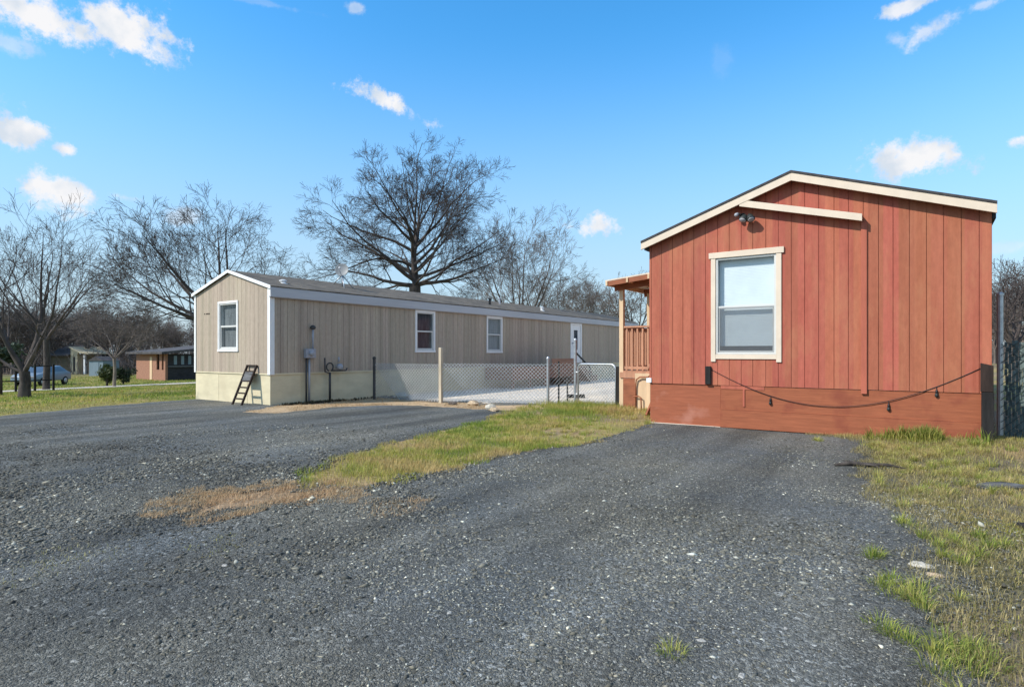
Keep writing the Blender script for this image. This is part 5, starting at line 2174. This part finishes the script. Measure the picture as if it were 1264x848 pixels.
def fan(n, spread, seed, l0=.8, l1=1.1, r0=.4, r1=.6, lift=1.0, bias=0.0):
    r = random.Random(seed)
    out = []
    for i in range(n):
        a = -1 + 2 * (i + .5) / n
        out.append((side(a * spread + bias, lift * (1 - .25 * abs(a)), r.uniform(-.5, .5) * spread), r.uniform(l0, l1), r.uniform(r0, r1)))
    return out


# tree to the left of the taupe home: hidden stem, long sweeping limbs
spreading_tree(21, 272, 25, 4.6, 'spreading bare tree with sweeping limbs behind the left end of the taupe home',
               [(side(-1.0, .34, -.1), 1.05, .55), (side(-.85, .62, .3), 1.05, .55), (side(-.5, .9, -.2), 1.0, .55), (side(-.12, 1, .3), 1.0, .55), (side(.35, .95, -.2), .9, .5),
                (side(.8, .6, .2), .8, .5), (side(-1.0, .12, .3), 1.0, .45), (side(-.7, .35, -.8), .9, .45)], kids=(8, 6, 6, 4), bark='bark_dark', twig='twig_dark', hgt=2.6, base_r=.19, tr=.005, up=(.03, .03, .025, .02, 0), wander=(.07, .10, .12, .12, .12))
# many-stemmed tree at the left edge
spreading_tree(31, 30, 18.2, 3.3, 'dark bare tree of several stems on the verge at the far left',
               [(side(-.75, .95, .1), 1.15, .5), (side(-.30, 1, -.3), 1.25, .52), (side(.02, 1, .3), 1.05, .5), (side(.34, 1, .1), 1.35, .58), (side(.55, .9, -.3), 1.2, .5), (side(-1, .45, -.2), .8, .35)],
               kids=(6, 5, 4, 3), bark='bark_dark', twig='twig_dark', hgt=.8, base_r=.145, tr=.0034, up=(.06, .07, .06, .03), wander=(.08, .11, .12, .12))
spreading_tree(32, 57, 27, 3.9, 'thick dark trunked tree behind the stems at the far left',
               fan(6, .8, 3, lift=.8), kids=(6, 5, 5, 3), bark='bark_dark', twig='twig', hgt=2.3, base_r=.13, tr=.005, wander=(.08, .11, .12, .12))
# small garden tree by the pale road, with a sunlit branch
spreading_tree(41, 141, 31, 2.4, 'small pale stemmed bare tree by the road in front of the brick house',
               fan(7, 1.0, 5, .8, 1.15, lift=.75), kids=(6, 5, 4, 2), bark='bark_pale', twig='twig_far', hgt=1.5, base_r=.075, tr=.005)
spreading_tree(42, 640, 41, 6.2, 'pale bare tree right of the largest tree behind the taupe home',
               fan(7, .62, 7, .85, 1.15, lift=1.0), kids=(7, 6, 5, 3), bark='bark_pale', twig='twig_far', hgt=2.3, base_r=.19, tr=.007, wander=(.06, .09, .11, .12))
# row of smaller trees farther along
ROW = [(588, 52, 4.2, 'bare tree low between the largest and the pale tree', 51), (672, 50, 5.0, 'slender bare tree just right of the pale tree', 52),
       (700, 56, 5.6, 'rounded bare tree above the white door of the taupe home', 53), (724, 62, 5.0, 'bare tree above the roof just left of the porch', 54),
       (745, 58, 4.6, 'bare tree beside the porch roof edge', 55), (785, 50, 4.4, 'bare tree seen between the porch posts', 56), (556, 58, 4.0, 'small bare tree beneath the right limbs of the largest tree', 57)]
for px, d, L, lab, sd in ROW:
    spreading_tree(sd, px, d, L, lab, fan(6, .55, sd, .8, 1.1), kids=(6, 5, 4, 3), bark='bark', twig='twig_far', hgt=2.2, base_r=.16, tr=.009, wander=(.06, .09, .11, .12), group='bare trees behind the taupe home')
# right of the red house
spreading_tree(61, 1252, 24, 3.0, 'tangled bare tree above the dark slat fence at the right', fan(7, .8, 61, .8, 1.15, lift=.9), kids=(8, 6, 5, 3), bark='bark', twig='twig', hgt=1.5, base_r=.16, tr=.006, wander=(.1, .18, .22, .25))
spreading_tree(62, 1300, 30, 3.6, 'bare tree farther right behind the slat fence', fan(6, .7, 62, .8, 1.1), kids=(7, 6, 4, 2), bark='bark', twig='twig', hgt=1.6, base_r=.18, tr=.008)


def leafy(name, px, d, rx, rz_, zc, n, label, cols, cat='shrub', stem=None, leaf=.05, seed=1):
    x, y = px_at(px, d)
    z = tz(x, y)
    t = thing(name, (x, y, z), label, cat)
    r = np.random.default_rng(seed)
    cl = r.normal(0, .48, (26, 3)) * np.array((rx, rx, rz_))
    q = cl[r.integers(0, 26, n)] + r.normal(0, .17, (n, 3)) * np.array((rx, rx, rz_)) + np.array((0, 0, zc))
    q[:, 2] = np.maximum(q[:, 2], .05)
    a, b = r.normal(0, 1, (n, 3)), r.normal(0, 1, (n, 3))
    a /= np.linalg.norm(a, axis=1)[:, None]
    b -= a * (a * b).sum(1)[:, None]
    b /= np.linalg.norm(b, axis=1)[:, None]
    s = (leaf * r.uniform(.6, 1.4, n))[:, None]
    V = np.stack([q - a * s, q + b * s * .4, q + a * s, q - b * s * .4], 1).reshape(-1, 3)
    F = np.arange(n)[:, None] * 4 + np.array((0, 1, 2, 3))
    c = np.array(cols[0]) + (np.array(cols[1]) - np.array(cols[0])) * r.uniform(0, 1, (n, 1))
    C = np.repeat(c, 4, 0)
    obj_me('crown', mesh_np('crown', V, F, C), M['leaf'], t)
    mb = MB()
    hh = stem or zc
    mb.tube([(x, y, z - .1), (x + .03, y, z + hh * .5), (x, y + .02, z + hh)], [.07, .06, .035], 7)
    for k in range(5):
        an = k * 1.3
        mb.tube([(x, y, z + hh * .7), (x + math.cos(an) * rx * .4, y + math.sin(an) * rx * .4, z + hh * 1.1)], [.03, .012], 5)
    obj('trunk', mb, M['bark_dark'], t, smooth=True)


leafy('evergreen_shrub', 132, 36, .5, .5, .8, 1500, 'dark green shrub behind the small pale stemmed tree', ((.03, .05, .014), (.085, .10, .03)), leaf=.08, seed=4)
leafy('evergreen_shrub', 152, 39, .5, .5, .75, 1300, 'darker shrub between the small tree and the brick house', ((.018, .028, .014), (.045, .06, .03)), leaf=.08, seed=5)
leafy('evergreen_tree', 0, 19.5, .55, .35, 1.35, 2600, 'small grey green evergreen on a dark trunk at the left border', ((.035, .055, .035), (.09, .12, .08)), 'tree', 1.3, .06, 6)


def far_woods():
    """the wood that closes the view behind the far houses and homes: one mass"""
    protos = []
    for k in range(5):
        g = TreeGen(200 + k, (7, 6, 4, 2), ((.5, .75), (.45, .7), (.5, .8), (.5, .8)), ((28, 58), (28, 58), (25, 58)), (.06, .12, .16, .2), (.06, .05, .03, 0), twig_r=.016, seg=.8, min_len=.4)
        g.trunk.append(([Vector((0, 0, -.5)), Vector((.05, 0, 1)), Vector((0, 0, 2.4))], [.24, .2, .18], 5))
        for (d_, l_, r_) in fan(5, .5, 300 + k):
            g.grow(Vector((0, 0, 2.3)), d_, 5.2 * l_, .18 * r_ * 1.6, 0, nk=7, start=.15)
        protos.append(tubes_mesh('w', g.trunk + g.limbs))
    r = random.Random(8)
    Vs, Fs, o = [], [], 0
    spots = []
    for i in range(120):
        px = r.uniform(-120, 330)
        spots.append((px, r.uniform(64, 120), r.uniform(.62, 1.0)))
    for i in range(34):
        px = r.uniform(330, 830)
        spots.append((px, r.uniform(70, 105), r.uniform(.6, .95)))
    for i in range(26):
        spots.append((r.uniform(1180, 1420), r.uniform(40, 75), r.uniform(.6, .95)))
    for (px, d, s) in spots:
        x, y = px_at(px, d)
        V, F = protos[r.randrange(5)]
        an = r.uniform(0, 6.28)
        c, sn = math.cos(an), math.sin(an)
        W = V * s
        W = np.stack([W[:, 0] * c - W[:, 1] * sn + x, W[:, 0] * sn + W[:, 1] * c + y, W[:, 2] + tz(x, y)], -1)
        Vs.append(W)
        Fs.append(F + o)
        o += len(W)
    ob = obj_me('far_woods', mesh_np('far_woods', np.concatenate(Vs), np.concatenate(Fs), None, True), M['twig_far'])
    tag(ob, 'far grey brown winter woods closing the view', 'woods', kind='stuff')
    # low scrub at the foot of the wood
    q = []
    for i in range(1500):
        px = r.uniform(-150, 1420)
        if 800 < px < 1200:
            continue
        d = r.uniform(64, 125)
        q.append((*px_at(px, d), r.uniform(1.2, 3.2)))
    tubes = []
    for (x, y, h) in q:
        z = tz(x, y)
        for k in range(11):
            b = Vector((x + r.gauss(0, .9), y + r.gauss(0, .9), z))
            tubes.append(([b, b + Vector((r.gauss(0, .25), r.gauss(0, .25), h * .55)), b + Vector((r.gauss(0, .8), r.gauss(0, .8), h))], [.05, .035, .015], 3))
    V, F = tubes_mesh('scrub', tubes)
    ob = obj_me('far_scrub', mesh_np('far_scrub', V, F, None, True), M['twig_far'])
    tag(ob, 'low grey brown scrub under the far woods', 'undergrowth', kind='stuff')


far_woods()

# ------------------------------------------------------------------ far buildings on the left
def local(x, y, z, rz):
    c, s = math.cos(rz), math.sin(rz)
    return lambda a, b, h: (x + a * c - b * s, y + a * s + b * c, z + h)


def lbox(mb, q, a0, a1, b0, b1, h0, h1):
    return mb.hexa([q(a0, b0, h0), q(a1, b0, h0), q(a1, b1, h0), q(a0, b1, h0)], [q(a0, b0, h1), q(a1, b0, h1), q(a1, b1, h1), q(a0, b1, h1)])


def brick_house():
    d = 50
    x, y = px_at(204, d)
    z = tz(x, y)
    t = thing('brick_house', (x, y, z), 'orange brick house with dark low roof and open carport', 'house')
    q = local(x, y, z, R(0))
    mb = MB()
    # front brick wall with two narrow window slots
    for (a0, a1, h0, h1) in ((-5.4, -1.55, -.3, 2.25), (-1.55, -1.05, -.3, .9), (-1.05, -.62, -.3, 2.25), (-.62, -.30, -.3, .9), (-.30, 0, -.3, 2.25)):
        lbox(mb, q, a0, a1, 0, .2, h0, h1)
    lbox(mb, q, -5.4, -5.2, .201, 11, -.3, 2.25)
    lbox(mb, q, -5.2, 0, 10.8, 11, -.3, 2.25)
    obj('wall', mb, M['brick'], t)
    for (a0, a1) in ((-1.55, -1.05), (-.62, -.30)):
        mb = MB()
        lbox(mb, q, a0, a1, .10, .14, .9, 2.25)
        obj('window', mb, M['glass_dark'], t)
    mb = MB()
    lbox(mb, q, -2.75, -2.35, -.03, -.002, 0, 2.0)
    obj('door', mb, M['porch_pale'], t)
    # dark timber side under the carport
    mb = MB()
    lbox(mb, q, -.14, -.02, .21, 3.4, -.3, 2.25)
    lbox(mb, q, -1.6, -1.5, 3.4, 10.7, -.3, 2.9)
    lbox(mb, q, -.14, -.02, 3.4, 10.7, -.3, .55)
    obj('side_wall', mb, M['far_dark'], t)
    for b in (4.2, 5.6, 7.0, 8.4, 9.8):
        mb = MB()
        lbox(mb, q, -.12, .02, b, b + .12, .55, 2.75)
        obj('post', mb, M['far_dark'], t)
    for (b0, b1) in ((.7, .95), (1.3, 1.55), (1.9, 2.15), (2.6, 2.85)):
        mb = MB()
        lbox(mb, q, -.015, .015, b0, b1, 1.35, 2.1)
        obj('window', mb, M['shed_blue'], t)
    mb = MB()
    lbox(mb, q, -.05, .10, .2, 10.5, 1.12, 1.26)
    obj('rail', mb, M['log'], t)
    # roof rising to the back with a light fascia
    mb = MB()
    mb.hexa([q(-6.0, -.6, 2.26), q(.7, -.6, 2.26), q(.7, 11.4, 3.5), q(-6, 11.4, 3.5)], [q(-6.0, -.6, 2.44), q(.7, -.6, 2.44), q(.7, 11.4, 3.72), q(-6, 11.4, 3.72)])
    rf = obj('roof', mb, M['far_roof'], t)
    mb = MB()
    mb.tube([q(-2, 4, 2.9), q(-2, 4, 3.7)], .14, 8)
    obj('chimney', mb, M['rock_white'], rf)


brick_house()


def tan_house():
    d = 66
    x, y = px_at(88, d)
    z = tz(x, y)
    t = thing('tan_house', (x, y, z), 'brown and cream house with sloping porch roof beyond the road', 'house')
    q = local(x, y, z, R(30))
    mb = MB()
    lbox(mb, q, -2.6, 0, 0, 6, -.3, 2.05)
    obj('wall', mb, M['far_brown'], t)
    mb = MB()
    lbox(mb, q, .003, .30, -.10, 4, -.3, 2.2)
    lbox(mb, q, .55, .80, -.10, 4, -.3, 2.2)
    lbox(mb, q, .301, .549, -.05, 3.8, -.3, 2.2)
    obj('wing_wall', mb, M['far_tan'], t)
    mb = MB()
    lbox(mb, q, .32, .53, -.08, -.052, .3, 1.9)
    obj('window', mb, M['far_dark'], t)
    mb = MB()
    mb.hexa([q(.003, -.35, 2.95), q(1.0, -.35, 2.42), q(1.0, 4, 2.42), q(.003, 4, 2.95)], [q(.003, -.35, 3.05), q(1.0, -.35, 2.55), q(1.0, 4, 2.55), q(.003, 4, 3.05)])
    mb.hexa([q(1.001, -.35, 2.40), q(2.3, -.35, 2.18), q(2.3, 4, 2.18), q(1.001, 4, 2.40)], [q(1.001, -.35, 2.55), q(2.3, -.35, 2.3), q(2.3, 4, 2.3), q(1.001, 4, 2.55)])
    mb.prism([q(.003, -.101, 2.201), q(.9, -.101, 2.201), q(.9, -.101, 2.48), q(.003, -.101, 2.94)], Vector(q(0, .2, 0)) - Vector(q(0, 0, 0)))
    obj('porch_roof', mb, M['far_tan'], t)
    mb = MB()
    lbox(mb, q, .85, 2.2, 3.2, 3.4, -.3, 2.15)
    obj('porch_wall', mb, M['far_dark'], t)
    mb = MB()
    lbox(mb, q, 1.62, 1.80, -.2, 0, -.3, 2.17)
    obj('porch_post', mb, M['white_trim'], t)
    mb = MB()
    mb.prism([q(-3.0, -.4, 2.0), q(-.003, -.4, 2.0), q(-.003, 3, 3.1), q(-3.0, 3, 3.1)], (0, 0, .14))
    mb.prism([q(-3.0, 3.001, 3.1), q(-.003, 3.001, 3.1), q(-.003, 6.4, 2.0), q(-3.0, 6.4, 2.0)], (0, 0, .14))
    obj('roof', mb, M['far_roof'], t)
    # blue grey shed standing next to it
    x2, y2 = px_at(110, 60)
    z2 = tz(x2, y2)
    s = thing('metal_shed', (x2, y2, z2), 'blue grey metal shed right of the cream house porch', 'shed')
    q = local(x2, y2, z2, R(30))
    mb = MB()
    lbox(mb, q, 0, 1.5, 0, 2.2, -.3, 1.55)
    obj('wall', mb, M['shed_blue'], s)
    mb = MB()
    mb.prism([q(-.08, -.1, 1.551), q(1.58, -.1, 1.551), q(.75, -.1, 2.0)], Vector(q(0, 2.4, 0)) - Vector(q(0, 0, 0)))
    obj('roof', mb, M['far_roof'], s)
    mb = MB()
    lbox(mb, q, .45, 1.05, -.03, -.004, 0, 1.4)
    obj('door', mb, M['shed_blue'], s)


tan_house()


def parked_car():
    d = 43
    x, y = px_at(52, d)
    z = tz(x, y)
    t = thing('parked_car', (x, y, z), 'small grey blue car parked behind the bare stems at the far left', 'car')
    q = local(x, y, z, R(40))
    L, W = 3.9, 1.66
    prof = [(-L / 2, .34), (-L / 2 + .04, .72), (-L / 2 + .30, .86), (-.95, .93), (-.30, 1.38), (.95, 1.42), (1.62, 1.0), (L / 2 - .05, .90), (L / 2, .36)]
    mb = MB()
    n = len(prof)
    rows = []
    for (b, k, dz) in ((-W / 2, 1, 0), (-W / 2 + .12, 1, .0), (W / 2 - .12, 1, 0), (W / 2, 1, 0)):
        inset = .0 if abs(b) < W / 2 - .01 else .06
        rows.append([q(b + (0.16 if b < 0 else -.16) * max(0, (h - .9)) / .5, a * (1 - inset * .3), h - inset * .5 * (h > .8)) for (a, h) in prof])
    vs = [v for r_ in rows for v in r_]
    fs = []
    for i in range(3):
        for j in range(n):
            k = (j + 1) % n
            fs.append((i * n + j, i * n + k, (i + 1) * n + k, (i + 1) * n + j))
    fs.append(tuple(range(n - 1, -1, -1)))
    fs.append(tuple(3 * n + j for j in range(n)))
    mb.add(vs, fs)
    obj('body', mb, M['car_paint'], t, bevel=.04, smooth=True)
    def quad(name, pts, m_):
        mb = MB()
        off = .012
        mb.add([q(a, b, h) for (a, b, h) in pts], [(0, 1, 2, 3)])
        return obj(name, mb, m_, t)
    quad('windscreen', [(-.62, -1.02, .955), (.62, -1.02, .955), (.52, -.36, 1.37), (-.52, -.36, 1.37)], M['glass_dark'])
    for sx in (-1, 1):
        quad('side_window', [(sx * .845, -.75, .98), (sx * .845, 1.35, 1.02), (sx * .72, .95, 1.34), (sx * .72, -.28, 1.33)], M['glass_dark'])
        mb = MB()
        lbox(mb, q, sx * .62 - .14, sx * .62 + .14, -L / 2 - .012, -L / 2 + .05, .60, .72)
        obj('headlight', mb, M['lens'], t, bevel=.02)
        for b in (-1.2, 1.22):
            mb = MB()
            c0 = Vector(q(sx * .70, b, .31))
            ax = Vector(q(sx, 0, 0)) - Vector(q(0, 0, 0))
            mb.lathe(c0, ax, [(0, .30), (.03, .31), (.13, .31), (.15, .29)], 18)
            w = obj('wheel', mb, M['rubber'], t, smooth=True)
            mb = MB()
            mb.lathe(c0 + ax * .151, ax, [(0, .19), (.012, .17), (.02, .05)], 14)
            obj('rim', mb, M['galv'], w, smooth=True)


parked_car()

# dark rail fence by the left tree
def rail_fence():
    p0, p1 = px_at(-30, 23), px_at(66, 24.5)
    t = thing('rail_fence', (*p0, tz(*p0)), 'dark wire and rail fence behind the stems at the far left', 'fence')
    a, b = Vector((*p0, 0)), Vector((*p1, 0))
    for k in range(5):
        p = a.lerp(b, k / 4)
        z = tz(p.x, p.y)
        mb = MB()
        mb.box(p.x - .035, p.x + .035, p.y - .035, p.y + .035, z - .1, z + 1.1)
        obj('post', mb, M['dark_post'], t)
    for h in (.45, 1.02):
        mb = MB()
        mb.beam(a + Vector((.06, -.06, tz(*p0) + h)), b + Vector((.06, -.06, tz(*p1) + h)), .025, .045)
        obj('rail', mb, M['dark_post'], t)


rail_fence()

# two thin power wires crossing the sky at the left
for k, (h0, dy, lab) in enumerate(((9.6, 0, 'upper of two thin power wires crossing the sky at the left'), (9.15, .5, 'lower of two thin power wires crossing the sky at the left'))):
    a = Vector((*px_at(-260, 30), h0 + .4))
    b = Vector((*px_at(520, 150), 7.6 + .5 * k))
    pts = []
    for i in range(31):
        t = i / 30
        p = a.lerp(b, t) + Vector((dy, 0, -3.0 * t * (1 - t)))
        pts.append(p)
    o = recenter(obj('power_wire', MB().tube(pts, .012, 5), M['wire_line'], smooth=True), tuple(a))
    tag(o, lab, 'wire')


# ------------------------------------------------------------------ stones, sticks and scraps
def rock(name, x, y, s, mt, label, seed, flat=.6, cat='rock', group=None, rz=0.0):
    r = np.random.default_rng(seed)
    n, m_ = 9, 6
    mb = MB()
    z = tz(x, y)
    vs = []
    for i in range(m_ + 1):
        ph = math.pi * i / m_
        for k in range(n):
            th = 2 * math.pi * k / n
            f = 1 + r.uniform(-.18, .18)
            p = np.array((math.sin(ph) * math.cos(th) * s[0], math.sin(ph) * math.sin(th) * s[1], math.cos(ph) * s[2])) * f
            vs.append((x + p[0] * math.cos(rz) - p[1] * math.sin(rz), y + p[0] * math.sin(rz) + p[1] * math.cos(rz), z + s[2] * .75 + p[2]))
    fs = [(i * n + k, (i + 1) * n + k, (i + 1) * n + (k + 1) % n, i * n + (k + 1) % n) for i in range(m_) for k in range(n)]
    mb.add(vs, fs)
    o = recenter(obj(name, mb, M[mt], smooth=False), (x, y, z))
    return tag(o, label, cat, group)


rock('rock', -12.55, 12.35, (.24, .14, .10), 'rock_white', 'pale block of stone at the foot of the cream skirting', 1)
rock('rock', -8.32, 11.05, (.15, .11, .08), 'rock_white', 'pale rock at the gravel edge before the fence', 2)
rock('rock', -8.0, 10.75, (.12, .09, .06), 'rock_tan', 'small tan rock beside the pale rock near the fence', 3)
rock('rock', -9.3, 11.6, (.16, .12, .07), 'rock_tan', 'tan rock on the dirt under the chain link mesh', 4)
rock('rock', -9.9, 11.5, (.12, .1, .05), 'bark', 'dark clod just right of the pale wooden post', 5)
rock('rock', -0.02, 4.50, (.07, .045, .02), 'rock_white', 'flat pale stone between the grass tufts at the gravel edge', 6)
rock('rock', 0.05, 4.34, (.05, .035, .018), 'rock_tan', 'small tan stone just in front of the flat pale stone', 7)
rock('rock', 0.62, 7.55, (.24, .055, .04), 'log', 'grey log lying in the weeds by the slat fence', 8, cat='log', rz=.4).name = 'log'
rock('rock', 0.75, 5.95, (.17, .09, .03), 'dark_post', 'dark flat scrap lying in the dry weeds at right', 9, cat='scrap').name = 'scrap'
mb = MB()
mb.tube([(-.86, 7.86, .03), (-.72, 7.98, .045), (-.55, 8.0, .04), (-.36, 8.08, .05), (-.16, 8.06, .03)], [.014, .028, .026, .018, .006], 7)
mb.tube([(-.58, 8.0, .045), (-.46, 7.90, .06), (-.38, 7.88, .03)], [.014, .010, .004], 6)
mb.tube([(-.72, 7.98, .045), (-.80, 8.08, .06)], [.014, .005], 6)
o = recenter(obj('stick', mb, M['bark_dark'], smooth=True), (-.55, 8.0, .03))
tag(o, 'dark broken stick lying on the gravel near the red house', 'stick')
r_ = random.Random(12)
# scattered pale stones big enough to count, on the right side of the gravel
for i, (x, y) in enumerate(((-.55, 3.1), (-.85, 2.75), (-1.05, 2.55), (-1.3, 2.2), (-.62, 2.55), (-2.0, 2.3), (-2.3, 1.9), (-1.15, 4.4), (-.9, 6.1), (-1.9, 5.6), (-3.0, 2.7), (-3.6, 2.0))):
    s = r_.uniform(.014, .026)
    rock('pebble', x, y, (s * 1.2, s * .8, s * .5), 'pebble', 'small pale pebble lying on the dark gravel drive', 40 + i, cat='pebble', group='pale pebbles on the gravel', rz=r_.uniform(0, 3))
